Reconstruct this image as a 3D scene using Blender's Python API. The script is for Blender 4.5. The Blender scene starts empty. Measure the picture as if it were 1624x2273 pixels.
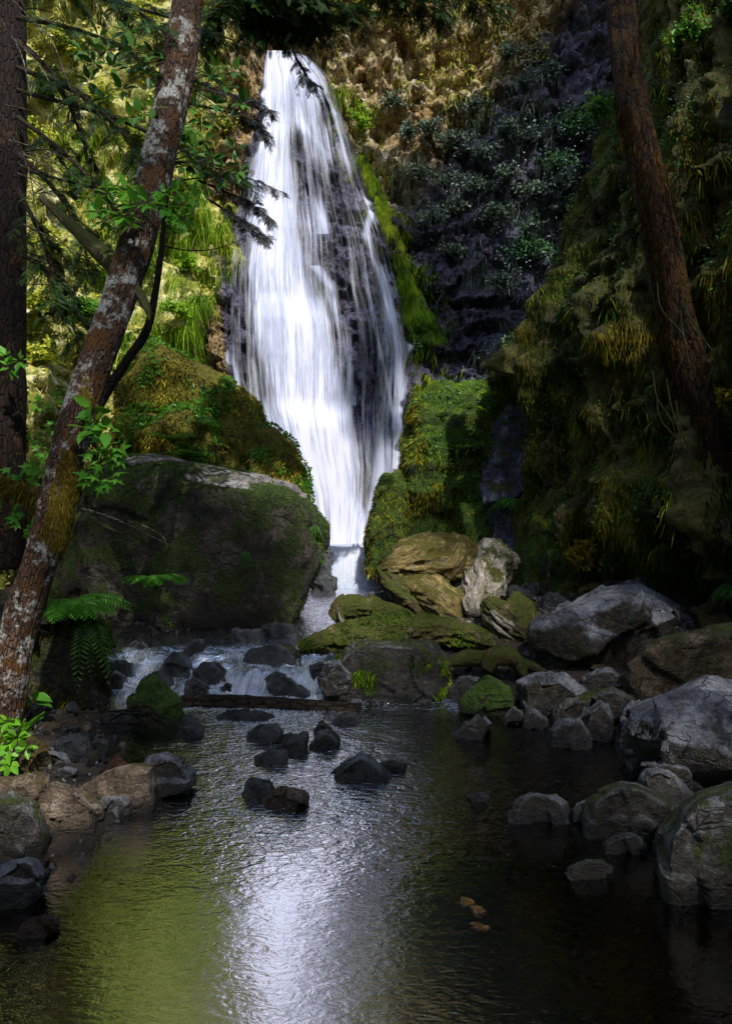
import bpy, bmesh, math, random
import numpy as np
from mathutils import Vector
rng = np.random.default_rng(7)
random.seed(7)
S = bpy.context.scene
COL = S.collection
PI = math.pi
F, CX, HY, H = 1515.0, 812.0, 1100.0, 2.0      # the picture is measured on a 1624 x 2273 grid

def P(px, py, Y):
    "point that lies at depth Y behind the picture point"
    return np.array([(px - CX) / F * Y, Y, H + (HY - py) / F * Y])

# ------------------------------------------------------------------ noise
def _hash(ix, iy, iz):
    h = (ix * 374761393 + iy * 668265263 + iz * 1440662683) & 0xffffffff
    h = ((h ^ (h >> 13)) * 1274126177) & 0xffffffff
    h = ((h ^ (h >> 16)) * 2246822519) & 0xffffffff
    return ((h ^ (h >> 15)) & 0xffff) / 32767.5 - 1.0
def vnoise(p):
    p = np.asarray(p, float)
    i = np.floor(p).astype(np.int64); f = p - i
    u = f * f * f * (f * (f * 6 - 15) + 10)
    x, y, z = i[..., 0], i[..., 1], i[..., 2]
    r = 0
    for dx in (0, 1):
        wx = u[..., 0] if dx else 1 - u[..., 0]
        for dy in (0, 1):
            wy = u[..., 1] if dy else 1 - u[..., 1]
            for dz in (0, 1):
                wz = u[..., 2] if dz else 1 - u[..., 2]
                r = r + wx * wy * wz * _hash(x + dx, y + dy, z + dz)
    return r
def fbm(p, o=4, lac=2.1, gain=.5):
    p = np.asarray(p, float); a, t, r = 1.0, 0.0, 0
    for k in range(o):
        r = r + a * vnoise(p + 17.3 * k); t += a; a *= gain; p = p * lac
    return r / t * 1.6
def ridge(p, o=3):
    p = np.asarray(p, float); a, t, r = 1.0, 0.0, 0
    for k in range(o):
        r = r + a * (1 - 2 * np.abs(vnoise(p + 31.7 * k))); t += a; a *= .5; p = p * 2.1
    return r / t
def cells3(p):
    "broken stone: every point keeps to the plane of its nearest block"
    p = np.asarray(p, float); sh = p.shape[:-1]; p = p.reshape(-1, 3); i = np.floor(p).astype(np.int64)
    best = np.full(len(p), 9.); out = np.zeros(len(p))
    for dx in (-1, 0, 1):
        for dy in (-1, 0, 1):
            for dz in (-1, 0, 1):
                x, y, z = i[:, 0] + dx, i[:, 1] + dy, i[:, 2] + dz
                a, b, c = _hash(x, y, z), _hash(x + 71, y, z), _hash(x, y + 53, z)
                e = p - np.stack([x + .5 + a * .45, y + .5 + b * .45, z + .5 + c * .45], -1); d = (e * e).sum(-1); m = d < best
                best[m] = d[m]
                a, b, c = c * 7 % 1, a * 7 % 1, b * 7 % 1
                v = e[:, 0] * (a * 2 - 1) + e[:, 1] * (b * 2 - 1) + e[:, 2] * (c * 2 - 1) + (a + b - 1) * .5; out[m] = v[m]
    return out.reshape(sh)
def sstep(a, b, x):
    t = np.clip((np.asarray(x, float) - a) / (b - a), 0, 1); return t * t * (3 - 2 * t)
def V3(*a): return np.stack(np.broadcast_arrays(*[np.asarray(q, float) for q in a]), -1)
def nrm(v):
    v = np.asarray(v, float); return v / np.maximum(np.linalg.norm(v, axis=-1, keepdims=True), 1e-9)

# ------------------------------------------------------------------ objects
def wloc(o):
    v = Vector((0, 0, 0))
    while o is not None:
        v = v + o.location; o = o.parent
    return np.array(v)
def tag(o, label=None, cat=None, group=None, kind=None):
    for k, v in (('label', label), ('category', cat), ('group', group), ('kind', kind)):
        if v: o[k] = v
    return o
def empty(name, loc, label, cat, group=None):
    o = bpy.data.objects.new(name, None); COL.objects.link(o); o.location = [float(x) for x in loc]
    o.empty_display_size = .1
    return tag(o, label, cat, group)
_TL = {}
def mk(name, V, Fs, mat, parent=None, loc=None, attr=None, smooth=True):
    "one mesh object from world-space vertices"
    V0 = V; V = np.asarray(V, float)
    if not isinstance(Fs, list): Fs = [Fs]
    Fs = [np.asarray(f, np.int64) for f in Fs if len(f)]
    base = wloc(parent) if parent is not None else (np.zeros(3) if loc is None else np.asarray(loc, float))
    me = bpy.data.meshes.new(name)
    me.vertices.add(len(V)); me.vertices.foreach_set('co', (V - base).astype(np.float32).ravel())
    nl = sum(f.size for f in Fs); npoly = sum(len(f) for f in Fs)
    me.loops.add(nl); me.polygons.add(npoly)
    me.loops.foreach_set('vertex_index', np.concatenate([f.ravel() for f in Fs]).astype(np.int32))
    tot = np.concatenate([np.full(len(f), f.shape[1]) for f in Fs])
    me.polygons.foreach_set('loop_start', np.concatenate([[0], np.cumsum(tot)[:-1]]).astype(np.int32))
    me.polygons.foreach_set('use_smooth', np.full(npoly, smooth))
    me.update(calc_edges=True)
    if _TL.get('V') is V0: attr = dict(attr or {}, **_TL['A'])
    for k, a in (attr or {}).items():
        at = me.attributes.new(k, 'FLOAT', 'POINT'); at.data.foreach_set('value', np.asarray(a, np.float32))
    me.materials.append(mat)
    o = bpy.data.objects.new(name, me); COL.objects.link(o)
    if parent is not None: o.parent = parent
    else: o.location = [float(x) for x in base]
    return o
class Bag:
    "collects pieces that make up one mesh"
    def __init__(s): s.V, s.F, s.A, s.n = [], [], [], 0
    def add(s, V, Fs, t=None):
        V = np.asarray(V, float).reshape(-1, 3)
        for f in (Fs if isinstance(Fs, list) else [Fs]):
            if len(f): s.F.append(np.asarray(f, np.int64) + s.n)
        s.V.append(V); s.A.append(np.full(len(V), .5) if t is None else np.broadcast_to(np.asarray(t, float), (len(V),)))
        s.n += len(V); return s
    def build(s, name, mat, parent=None, loc=None, smooth=True):
        return mk(name, np.concatenate(s.V), s.F, mat, parent, loc, {'tint': np.concatenate(s.A)}, smooth)
def grid_faces(nu, nv, wrap=False):
    i = np.arange(nu if wrap else nu - 1)[:, None]; j = np.arange(nv - 1)[None, :]
    i2 = (i + 1) % nu
    return np.stack([i * nv + j, i2 * nv + j, i2 * nv + j + 1, i * nv + j + 1], -1).reshape(-1, 4)

def catmull(pts, n):
    p = np.asarray(pts, float); p = np.vstack([2 * p[0] - p[1], p, 2 * p[-1] - p[-2]])
    t = np.linspace(0, len(p) - 3 - 1e-6, n); i = t.astype(int); f = (t - i)[:, None]
    a, b, c, d = p[i], p[i + 1], p[i + 2], p[i + 3]
    return .5 * (2 * b + (c - a) * f + (2 * a - 5 * b + 4 * c - d) * f ** 2 + (3 * b - 3 * c + d - a) * f ** 3)
def tube(pts, radii, n=24, seg=12, bump=.0, freq=6., twist=0., strand=0., seed=0, cap=True, chunk=0.):
    "tapered wandering limb; strand = long fibres that run along it"
    C = catmull(pts, n); R = np.interp(np.linspace(0, 1, n), np.linspace(0, 1, len(radii)), radii)
    T = nrm(np.gradient(C, axis=0))
    up = np.array([0, 0, 1.]) if abs(T[n // 2][2]) < .8 else np.array([0, 1., 0])
    A = nrm(np.cross(T, up)); B = np.cross(T, A)
    th = np.linspace(0, 2 * PI, seg, endpoint=False)[None, :]
    L = np.concatenate([[0], np.cumsum(np.linalg.norm(np.diff(C, axis=0), axis=1))])
    thn = th + twist * L[:, None]
    rr = np.repeat(R[:, None], seg, 1)
    if bump or strand:
        q = V3(np.cos(thn) * rr.mean() * freq, np.sin(thn) * rr.mean() * freq, L[:, None] * freq * .4 * np.ones_like(thn)) + seed * 7.7
        rr = rr * (1 + bump * fbm(q, 3))
        if strand:
            q2 = V3(np.cos(thn) * 3.2, np.sin(thn) * 3.2, L[:, None] * .9 * np.ones_like(thn)) + seed * 3.1
            rr = rr * (1 + strand * (ridge(q2, 3) + .45 * ridge(q2 * 3.1 + 5, 2)))
    if chunk: rr = rr * (1 + chunk * cells3(V3(np.cos(thn) * 1.6, np.sin(thn) * 1.6, L[:, None] / rr.mean() * .55 * np.ones_like(thn)) + seed * 2.3) + .5 * chunk * cells3(V3(np.cos(thn) * 4, np.sin(thn) * 4, L[:, None] / rr.mean() * 1.3 * np.ones_like(thn)) + seed))
    V = C[:, None] + A[:, None] * (np.cos(th) * rr)[..., None] + B[:, None] * (np.sin(th) * rr)[..., None]
    V = V.reshape(-1, 3); fs = [grid_faces(n, seg).reshape(-1, 4)]
    i = np.arange(n - 1)[:, None] * seg; j = np.arange(seg)[None]; j2 = (j + 1) % seg
    fs = [np.stack([i + j, i + j2, i + seg + j2, i + seg + j], -1).reshape(-1, 4)]
    if cap:
        m = len(V); V = np.vstack([V, C[0] - T[0] * R[0] * .15, C[-1] + T[-1] * R[-1] * .15]); jj = np.arange(seg)
        fs.append(np.stack([np.full(seg, m), (jj + 1) % seg, jj], -1))
        fs.append(np.stack([np.full(seg, m + 1), (n - 1) * seg + jj, (n - 1) * seg + (jj + 1) % seg], -1))
    rm = R.mean(); e2 = [0, 0] if cap else []
    _TL['V'] = V; _TL['A'] = {'gx': np.concatenate([(np.cos(thn) * rm).ravel(), e2]), 'gy': np.concatenate([(np.sin(thn) * rm).ravel(), e2]), 'gl': np.concatenate([(L[:, None] + 0 * thn).ravel(), [0, L[-1]] if cap else []])}
    return V, fs

# ------------------------------------------------------------------ rocks
def hull(pts):
    bm = bmesh.new()
    for p in pts: bm.verts.new(p)
    bmesh.ops.convex_hull(bm, input=bm.verts)
    bmesh.ops.delete(bm, geom=[v for v in bm.verts if not v.link_faces], context='VERTS')
    bmesh.ops.triangulate(bm, faces=bm.faces)
    bm.verts.index_update()
    V = np.array([v.co[:] for v in bm.verts]); Fc = np.array([[v.index for v in f.verts] for f in bm.faces])
    bm.free(); return V, Fc
def remesh(V, Fs, vox):
    me = bpy.data.meshes.new('tmp'); me.from_pydata(V.tolist(), [], Fs if isinstance(Fs, list) and not hasattr(Fs[0], 'shape') else [list(map(int, f)) for g in (Fs if isinstance(Fs, list) else [Fs]) for f in g])
    o = bpy.data.objects.new('tmp', me); COL.objects.link(o)
    m = o.modifiers.new('r', 'REMESH'); m.mode = 'VOXEL'; m.voxel_size = vox; m.adaptivity = 0
    e = o.evaluated_get(bpy.context.evaluated_depsgraph_get()).to_mesh()
    n = len(e.vertices); V2 = np.empty(n * 3); e.vertices.foreach_get('co', V2)
    q = np.empty(len(e.loops), np.int32); e.loops.foreach_get('vertex_index', q)
    F2 = q.reshape(-1, 4).copy()
    o.evaluated_get(bpy.context.evaluated_depsgraph_get()).to_mesh_clear()
    bpy.data.objects.remove(o); bpy.data.meshes.remove(me)
    return V2.reshape(-1, 3), F2
def vnormals(V, Fc):
    Fc = np.asarray(Fc); fn = np.cross(V[Fc[:, 2]] - V[Fc[:, 0]], V[Fc[:, -1]] - V[Fc[:, 1]])
    N = np.zeros_like(V)
    for k in range(Fc.shape[1]): np.add.at(N, Fc[:, k], fn)
    return nrm(N)
def relax(V, Fc, it):
    e = np.concatenate([Fc[:, [k, (k + 1) % Fc.shape[1]]] for k in range(Fc.shape[1])])
    cnt = np.zeros(len(V)); np.add.at(cnt, e[:, 0], 1); np.add.at(cnt, e[:, 1], 1)
    for _ in range(it):
        s = np.zeros_like(V); np.add.at(s, e[:, 0], V[e[:, 1]]); np.add.at(s, e[:, 1], V[e[:, 0]])
        V = V + .6 * (s / np.maximum(cnt, 1)[:, None] - V)
    return V
def shape_rock(hulls, res=34, soft=2, rough=.035, strata=.0, seed=0, freq=1.0, tilt=(.2, .1, 1), facet=.13):
    B = []; FF = []; n = 0
    for h in hulls:
        v, f = hull(h); B.append(v); FF.append(f + n); n += len(v)
    V = np.vstack(B); size = np.ptp(V, axis=0); s = float(np.sort(size)[1])
    V, Fc = remesh(V, [np.vstack(FF)], max(size.max() / res / 1.0, .006))
    V = relax(V, Fc, soft)
    N = vnormals(V, Fc); q = V / s * freq + seed * 5.3
    d = rough * s * (fbm(q * 2.2, 4) * .7 + ridge(q * 3.1, 3) * .4)
    if facet:                                       # broken planes and ledges
        r2 = np.random.default_rng(seed * 13 + 5)
        d0 = d; d = 0 * d
        for K, am in ((9, 1.), (26, .45)):
            sd = V.min(0) + r2.random((K, 3)) * size; rd = nrm(r2.normal(size=(K, 3))); of = r2.uniform(-1, 1, K)
            W = V + s * .05 * np.stack([fbm(q * 2 + 3, 2), fbm(q * 2 + 6, 2), fbm(q * 2 + 9, 2)], -1)
            k = ((W[:, None] - sd[None]) ** 2).sum(-1).argmin(1)
            d = d + am * facet * s * (np.einsum('ij,ij->i', V - sd[k], rd[k]) / s * 1.1 + of[k] * .45)
        d = d0 + d - np.percentile(d, 52)
    if strata:
        t = nrm(np.array(tilt)); hgt = (V @ t) / s * 7 + fbm(q * 1.5, 3) * 1.2
        d = d + strata * s * (np.abs((hgt % 1) - .5) * 2 - .5)
    V = V + N * d[:, None]
    return V, Fc
def outline_hull(outl, Y, d, sink=.2, front=.72, back=.72, drop=0.):
    "a boulder whose outline, seen from the stream, is the given one"
    o = np.array(outl, float); c = o.mean(0); ym = Y + d * .42
    w = np.ptp(o[:, 0]); hh = np.ptp(o[:, 1]); cy = (o[:, 1].max() + o[:, 1].min()) / 2
    pts = [P(x, y, ym) for x, y in o]
    for x, y in (o - c) * front + c: pts.append(P(x, y + drop * hh, Y))
    for x, y in (o - c) * back + c: pts.append(P(x, y, Y + d))
    low = [p for p in o if p[1] > cy]
    for x, y in low: pts.append(P(x, y, ym) - np.array([0, 0, sink]))
    for x, y in low: pts.append(P(c[0] + (x - c[0]) * .9, y, Y + d * .1) - np.array([0, 0, sink]))
    return pts
def rock(name, label, cat, outl, Y, mat, d=None, sink=.12, group=None, moss=None, top=None, extra=None, front=.72, **kw):
    o = np.array(outl, float); w = np.ptp(o[:, 0]) / F * Y
    d = d or w * .75
    h0 = outline_hull(outl, Y, d, sink, front)
    if top is not None: h0 = h0 + [P(*t) for t in top]
    hs = [h0] + [outline_hull(e[0], e[1], e[2], .1) for e in (extra or [])]
    V, Fc = shape_rock(hs, **kw)
    base = np.array([V[:, 0].mean(), V[:, 1].mean(), V[:, 2].min()])
    r = mk(name, V, Fc, mat, loc=base); tag(r, label, cat, group)
    return r, V, Fc

# ------------------------------------------------------------------ foliage
def tri_of(Fc):
    Fc = np.asarray(Fc)
    return Fc if Fc.shape[1] == 3 else np.vstack([Fc[:, [0, 1, 2]], Fc[:, [0, 2, 3]]])
def sample(V, Fc, n, w=None):
    T = tri_of(Fc); a, b, c = V[T[:, 0]], V[T[:, 1]], V[T[:, 2]]
    cr = np.cross(b - a, c - a); ar = np.linalg.norm(cr, axis=1)
    if w is not None: ar = ar * np.maximum(w((a + b + c) / 3, nrm(cr)), 0)
    if ar.sum() <= 0: return np.zeros((0, 3)), np.zeros((0, 3))
    k = rng.choice(len(T), n, p=ar / ar.sum())
    u, v = rng.random(n), rng.random(n); fl = u + v > 1; u[fl], v[fl] = 1 - u[fl], 1 - v[fl]
    return a[k] + (b[k] - a[k]) * u[:, None] + (c[k] - a[k]) * v[:, None], nrm(cr[k])
def blades(Pt, D, L, W, droop, n=3):
    "curved narrow leaves from points Pt along D, bending down by droop"
    m = len(Pt); L = np.broadcast_to(L, (m,)); W = np.broadcast_to(W, (m,)); droop = np.broadcast_to(droop, (m,))
    D = nrm(D); side = nrm(np.cross(D, nrm(SUN + .55 * rng.normal(size=(m, 3)))))
    t = np.linspace(0, 1, n + 1)
    C = Pt[:, None] + D[:, None] * (L[:, None] * t)[..., None]
    C = C + np.array([0, 0, -1.]) * (L * droop)[:, None, None] * (t ** 2)[None, :, None]
    w = (W[:, None] * np.array([.7, 1, .75, .12, .1])[np.minimum((t * 3).round().astype(int), 3)])[..., None] * side[:, None] * .5
    V = np.stack([C - w, C + w], 2).reshape(-1, 3)
    b = (np.arange(m) * (n + 1) * 2)[:, None, None]; k = (np.arange(n) * 2)[None, :, None]
    Fq = (b + k + np.array([0, 1, 3, 2])[None, None]).reshape(-1, 4)
    return V, Fq, (n + 1) * 2
def frames(Nn, up=None):
    "rotation frames: leaf lies along y, faces z"
    z = nrm(Nn); r = rng.normal(size=z.shape) if up is None else up
    x = nrm(np.cross(r, z)); y = np.cross(z, x)
    return np.stack([x, y, z], -1)
def inst(tv, tf, Pt, R, sc):
    sc = np.broadcast_to(sc, (len(Pt),))
    V = np.einsum('nij,kj->nki', R, tv) * sc[:, None, None] + Pt[:, None]
    Fq = np.asarray(tf)[None] + (np.arange(len(Pt)) * len(tv))[:, None, None]
    return V.reshape(-1, 3), Fq.reshape(-1, Fq.shape[-1])
LEAF = (np.array([[0, 0, 0], [-.26, .38, .07], [0, 1, -.04], [.26, .38, .07]]), np.array([[0, 2, 1], [0, 3, 2]]))
OVAL = (np.array([[0, 0, 0], [-.2, .2, .04], [-.27, .5, .07], [-.16, .8, .03], [0, 1.05, -.08], [.16, .8, .03], [.27, .5, .07], [.2, .2, .04], [0, .5, -.02]]),
        np.array([[8, 0, 7], [8, 7, 6], [8, 6, 5], [8, 5, 4], [8, 4, 3], [8, 3, 2], [8, 2, 1], [8, 1, 0]]))
_a = []
for k, (an, r) in enumerate([(-2.5, .35), (-2.0, .8), (-1.55, .42), (-1.1, .95), (-.6, .45), (0, 1.1), (.6, .45), (1.1, .95), (1.55, .42), (2.0, .8), (2.5, .35)]):
    _a.append([math.sin(an) * r * .5, .42 + math.cos(an) * r * .5, -.12 * r * r])
_a.append([0, .42, .06])
MAPLE = (np.array(_a), np.array([[11, k + 1, k] for k in range(10)] + [[11, 0, 10]]))
# a flat sprig: stalk with needles left and right
def _sprig(n=11, l=.34, w=.07):
    V = [[-.012, 0, 0], [.012, 0, 0], [.012, 1, -.12], [-.012, 1, -.12]]; Fq = [[0, 1, 2, 3]]
    for k in range(n):
        t = .06 + .92 * k / (n - 1); ll = l * (1 - .65 * t ** 2) * (.6 + .4 * min(1, 5 * t))
        for s in (-1, 1):
            b = len(V); z = -.12 * t * t; dx, dy = s * ll * .8, ll * .6
            V += [[0, t - w / 2, z], [s * ll * .45, t + dy * .5 - w * .5, z + .03], [dx, t + dy, z - .02], [s * ll * .35, t + dy * .5 + w * .55, z + .03]]
            Fq.append([b, b + 1, b + 2, b + 3])
    return np.array(V), np.array(Fq)
SPRIG = _sprig()
FROND = _sprig(15, .26, .085)
def rep(a, k): return np.repeat(np.asarray(a), k)
# ------------------------------------------------------------------ materials
class NT:
    def __init__(s, name):
        s.m = bpy.data.materials.new(name); s.m.use_nodes = True; s.t = s.m.node_tree; s.t.nodes.clear()
        s.out = s.n('ShaderNodeOutputMaterial')
    def n(s, typ, inp=None, **kw):
        o = s.t.nodes.new(typ)
        for k, v in kw.items(): setattr(o, k, v)
        for k, v in (inp or {}).items():
            if isinstance(v, bpy.types.NodeSocket): s.t.links.new(v, o.inputs[k])
            else: o.inputs[k].default_value = v
        return o
    def noise(s, vec, scale, detail=4, rough=.55, dist=0.):
        return s.n('ShaderNodeTexNoise', {'Vector': vec, 'Scale': scale, 'Detail': detail, 'Roughness': rough, 'Distortion': dist}).outputs['Fac']
    def math(s, op, a, b=None, clamp=False):
        d = {0: a}
        if b is not None: d[1] = b
        return s.n('ShaderNodeMath', d, operation=op, use_clamp=clamp).outputs[0]
    def mr(s, v, a, b, c=0., d=1.):
        return s.n('ShaderNodeMapRange', {0: v, 1: a, 2: b, 3: c, 4: d}, interpolation_type='SMOOTHSTEP').outputs[0]
    def ramp(s, v, stops):
        r = s.n('ShaderNodeValToRGB', {0: v}); e = r.color_ramp.elements
        while len(e) < len(stops): e.new(.5)
        for k, (p, c) in enumerate(stops): e[k].position = p; e[k].color = (*c, 1)
        return r.outputs[0]
    def mix(s, f, a, b, mode='MIX'):
        m = s.n('ShaderNodeMix', data_type='RGBA', blend_type=mode)
        for i, v in ((0, f), (6, a), (7, b)):
            if isinstance(v, bpy.types.NodeSocket): s.t.links.new(v, m.inputs[i])
            else: m.inputs[i].default_value = (*v, 1) if isinstance(v, tuple) else v
        return m.outputs[2]
    def obj(s): return s.n('ShaderNodeTexCoord').outputs['Object']
    def pos(s): return s.n('ShaderNodeNewGeometry').outputs['Position']
    def mapv(s, v, sc): return s.n('ShaderNodeMapping', {'Vector': v, 'Scale': sc}).outputs[0]
    def attr(s, name): return s.n('ShaderNodeAttribute', attribute_name=name).outputs['Fac']
    def bump(s, h, st, dist=.02, nrm=None):
        d = {'Height': h, 'Strength': st, 'Distance': dist}
        if nrm is not None: d['Normal'] = nrm
        return s.n('ShaderNodeBump', d).outputs[0]
    def done(s, sh): s.t.links.new(sh, s.out.inputs[0]); return s.m

def mat_rock(name, dark, mid, pale, moss=0., mossc=((.012, .02, .004), (.05, .075, .012), (.13, .13, .02)), rough=.6, scale=1., wet=True, lichen=.3, updir=.5, spec=.5, stain_shade=0.):
    t = NT(name); p = t.pos(); ob = t.obj()
    big = t.noise(ob, 2.3 * scale, 5, .6, .4); fine = t.noise(ob, 17 * scale, 6, .7); grit = t.noise(ob, 90 * scale, 3, .6)
    col = t.ramp(t.math('ADD', t.math('MULTIPLY', big, .65), t.math('MULTIPLY', fine, .38)), [(.41, dark), (.51, mid), (.61, pale)])
    vein = t.noise(t.mapv(ob, (3, 3, 14)), 1.6 * scale, 5, .65, 1.)
    col = t.mix(t.mr(vein, .6, .7, 0, .4), col, tuple(c * .45 for c in dark))
    vo = t.n('ShaderNodeTexVoronoi', {'Vector': ob, 'Scale': 26 * scale, 'Randomness': 1.}, feature='DISTANCE_TO_EDGE').outputs[0]
    li = t.math('MULTIPLY', t.mr(t.noise(ob, 9 * scale, 5, .75), .6, .68), lichen)
    col = t.mix(li, col, tuple(min(1, c * 1.5 + .02) for c in pale))
    col = t.mix(t.mr(grit, .35, .7, 0., .55), col, tuple(c * .5 for c in dark))
    nz = t.n('ShaderNodeSeparateXYZ', {0: t.n('ShaderNodeNewGeometry').outputs['Normal']}).outputs[2]
    fr2 = t.n('ShaderNodeTexVoronoi', {'Vector': t.n('ShaderNodeMix', {0: .12, 4: ob, 5: t.n('ShaderNodeTexNoise', {'Vector': ob, 'Scale': 6. * scale}).outputs['Color']}, data_type='VECTOR').outputs[1], 'Scale': 5.5 * scale}, feature='DISTANCE_TO_EDGE').outputs[0]
    ck = t.math('MULTIPLY', t.mr(fr2, 0, .035, 1, 0), t.mr(t.noise(ob, 2.2 * scale, 3), .48, .58)); col = t.mix(t.math('MULTIPLY', ck, .7), col, tuple(c * .4 for c in dark))
    h = t.math('ADD', t.math('ADD', t.math('MULTIPLY', fine, 1.1), t.math('MULTIPLY', big, .6)), t.math('MULTIPLY', ck, -.35))
    if stain_shade: col = t.mix(t.math('MULTIPLY', t.mr(t.math('ADD', nz, t.math('MULTIPLY', t.math('SUBTRACT', big, .5), 1.6)), .5, .1, 0, 1), stain_shade), col, t.ramp(fine, [(.35, (.008, .006, .003)), (.55, (.04, .028, .012)), (.7, (.09, .065, .03))]))  # steep faces coloured darker: brown moss plus painted-in shade, tops left pale
    rg = rough
    if moss > 0:
        mn = t.noise(ob, 3.1 * scale, 6, .7, .3)
        mf = t.math('ADD', t.math('MULTIPLY', nz, updir), t.math('MULTIPLY', t.math('SUBTRACT', mn, .5), 3.2))
        mf = t.mr(t.math('ADD', mf, moss - .5), -.05, .3)
        mc = t.ramp(t.math('ADD', t.math('MULTIPLY', t.noise(ob, 40 * scale, 5, .75), .7), t.math('MULTIPLY', t.noise(ob, 5 * scale, 3), .35)), [(.36, mossc[0]), (.52, mossc[1]), (.7, mossc[2])])
        col = t.mix(mf, col, mc)
        h = t.math('ADD', h, t.math('MULTIPLY', mf, t.math('MULTIPLY', t.noise(ob, 60 * scale, 4, .7), 1.1)))
        rg = t.mr(mf, 0, 1, rough, .95)
    if wet:
        z = t.n('ShaderNodeSeparateXYZ', {0: p}).outputs[2]
        wf = t.mr(t.math('ADD', z, t.math('MULTIPLY', fine, -.05)), 0.01, .11, 1, 0); under = t.mr(z, -.04, .02, 1, 0)
        col = t.mix(t.math('MULTIPLY', wf, .75), col, tuple(c * .3 for c in dark)); col = t.mix(t.math('MULTIPLY', under, .8), col, (.012, .007, .003))
    h = t.math('ADD', h, t.math('MULTIPLY', grit, .12))
    h = t.math('ADD', h, t.math('MULTIPLY', t.mr(vein, .56, .66), -.3))
    b = t.n('ShaderNodeBsdfPrincipled', {'Base Color': col, 'Roughness': rg, 'Specular IOR Level': spec, 'Normal': t.bump(h, .95, .07 / scale)})
    return t.done(b.outputs[0])
def mat_leaf(name, stops, trans=.35, rough=.5, spec=.4, shade=0.):
    spec *= .5
    t = NT(name); f = t.attr('tint')
    col = t.ramp(f, stops)
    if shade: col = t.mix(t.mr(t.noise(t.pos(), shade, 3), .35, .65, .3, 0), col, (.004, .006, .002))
    b = t.n('ShaderNodeBsdfPrincipled', {'Base Color': col, 'Roughness': rough, 'Specular IOR Level': spec})
    tr = t.n('ShaderNodeBsdfTranslucent', {'Color': t.mix(.5, col, (.25, .32, .02), 'ADD') if trans > .3 else col})
    return t.done(t.n('ShaderNodeMixShader', {0: trans, 1: b.outputs[0], 2: tr.outputs[0]}).outputs[0])
def mat_bark(name, dark, mid, pale, lichen=.0, mossy=.0, scale=1., wood=False, crack=1., moss_c=(.1, .07, .008)):
    t = NT(name); ob = t.obj()
    gr = t.n('ShaderNodeCombineXYZ', {0: t.attr('gx'), 1: t.attr('gy'), 2: t.attr('gl')}).outputs[0]
    st = t.noise(t.mapv(gr, (9, 9, 1.3)), 3.2 * scale, 7, .72, .8); crk = t.n('ShaderNodeTexVoronoi', {'Vector': t.n('ShaderNodeMix', {0: .08, 4: t.mapv(gr, (16, 16, 4.5)), 5: t.n('ShaderNodeTexNoise', {'Vector': ob, 'Scale': 14.}).outputs['Color']}, data_type='VECTOR').outputs[1], 'Scale': scale * 1.3}, feature='DISTANCE_TO_EDGE').outputs[0]; ck = t.mr(crk, .0, .14, 1 - crack, 1); fine = t.noise(ob, 45 * scale, 5, .7); big = t.noise(ob, 1.7 * scale, 4, .6)
    col = t.ramp(t.math('ADD', t.math('MULTIPLY', st, .7), t.math('MULTIPLY', fine, .3)), [(.38, dark), (.51, mid), (.64, pale)])
    col = t.mix(ck, tuple(c * .35 for c in dark), col)
    if lichen:
        l = t.math('MULTIPLY', t.mr(t.math('ADD', t.noise(ob, 2.6 * scale, 7, .75), t.math('MULTIPLY', big, .35)), .68, .76), t.mr(fine, .3, .5, .3, 1))
        col = t.mix(t.math('MULTIPLY', l, lichen), col, (.42, .43, .42))
    if mossy:
        nz = t.n('ShaderNodeSeparateXYZ', {0: t.n('ShaderNodeNewGeometry').outputs['Normal']}).outputs
        m = t.mr(t.math('ADD', t.math('ADD', t.noise(ob, 2.2 * scale, 5, .7), t.math('MULTIPLY', nz[2], .12)), t.math('MULTIPLY', nz[0], .06)), .62 - mossy * .25, .7 - mossy * .2)
        col = t.mix(m, col, t.ramp(fine, [(.35, tuple(c * .25 for c in moss_c)), (.55, moss_c), (.7, tuple(c * 1.8 for c in moss_c))]))
    h = t.math('ADD', t.math('ADD', t.math('MULTIPLY', st, 1.), t.math('MULTIPLY', fine, .35)), t.math('MULTIPLY', ck, .7))
    b = t.n('ShaderNodeBsdfPrincipled', {'Base Color': col, 'Roughness': .8, 'Specular IOR Level': .3, 'Normal': t.bump(h, .9, .03 / scale)})
    return t.done(b.outputs[0])

M = {}
M['grey'] = mat_rock('grey_stone', (.045, .048, .06), (.22, .23, .27), (.46, .48, .55), .12, stain_shade=.75, rough=.5)
M['greymoss'] = mat_rock('grey_mossy_stone', (.035, .036, .038), (.19, .19, .195), (.42, .42, .44), .34, stain_shade=.7, rough=.55)
M['slab'] = mat_rock('slate_slab', (.045, .048, .06), (.26, .27, .315), (.46, .48, .56), .08, stain_shade=.9, rough=.42, updir=-.5)
M['brown'] = mat_rock('brown_stone', (.06, .04, .025), (.27, .2, .14), (.58, .48, .4), .18, rough=.5, mossc=((.02, .015, .004), (.09, .07, .012), (.2, .15, .02)))
M['red'] = mat_rock('red_stone', (.05, .018, .012), (.13, .05, .035), (.25, .14, .11), .0, rough=.3)
M['wet'] = mat_rock('wet_black_stone', (.022, .024, .028), (.095, .1, .115), (.25, .26, .3), .1, rough=.28, spec=.8)
M['bigmoss'] = mat_rock('dark_mossy_boulder', (.016, .013, .009), (.075, .06, .045), (.2, .17, .14), .58, rough=.6, mossc=((.008, .016, .003), (.05, .085, .01), (.13, .17, .025)), scale=.7)
M['toprock'] = mat_rock('bare_boulder_top', (.1, .09, .09), (.34, .31, .31), (.58, .55, .56), .12, rough=.55, scale=.8)
M['mossy'] = mat_rock('thick_mossy_stone', (.02, .016, .01), (.06, .05, .03), (.12, .1, .07), .95, rough=.8, mossc=((.018, .02, .003), (.16, .15, .012), (.42, .35, .03)), scale=.9)
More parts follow.
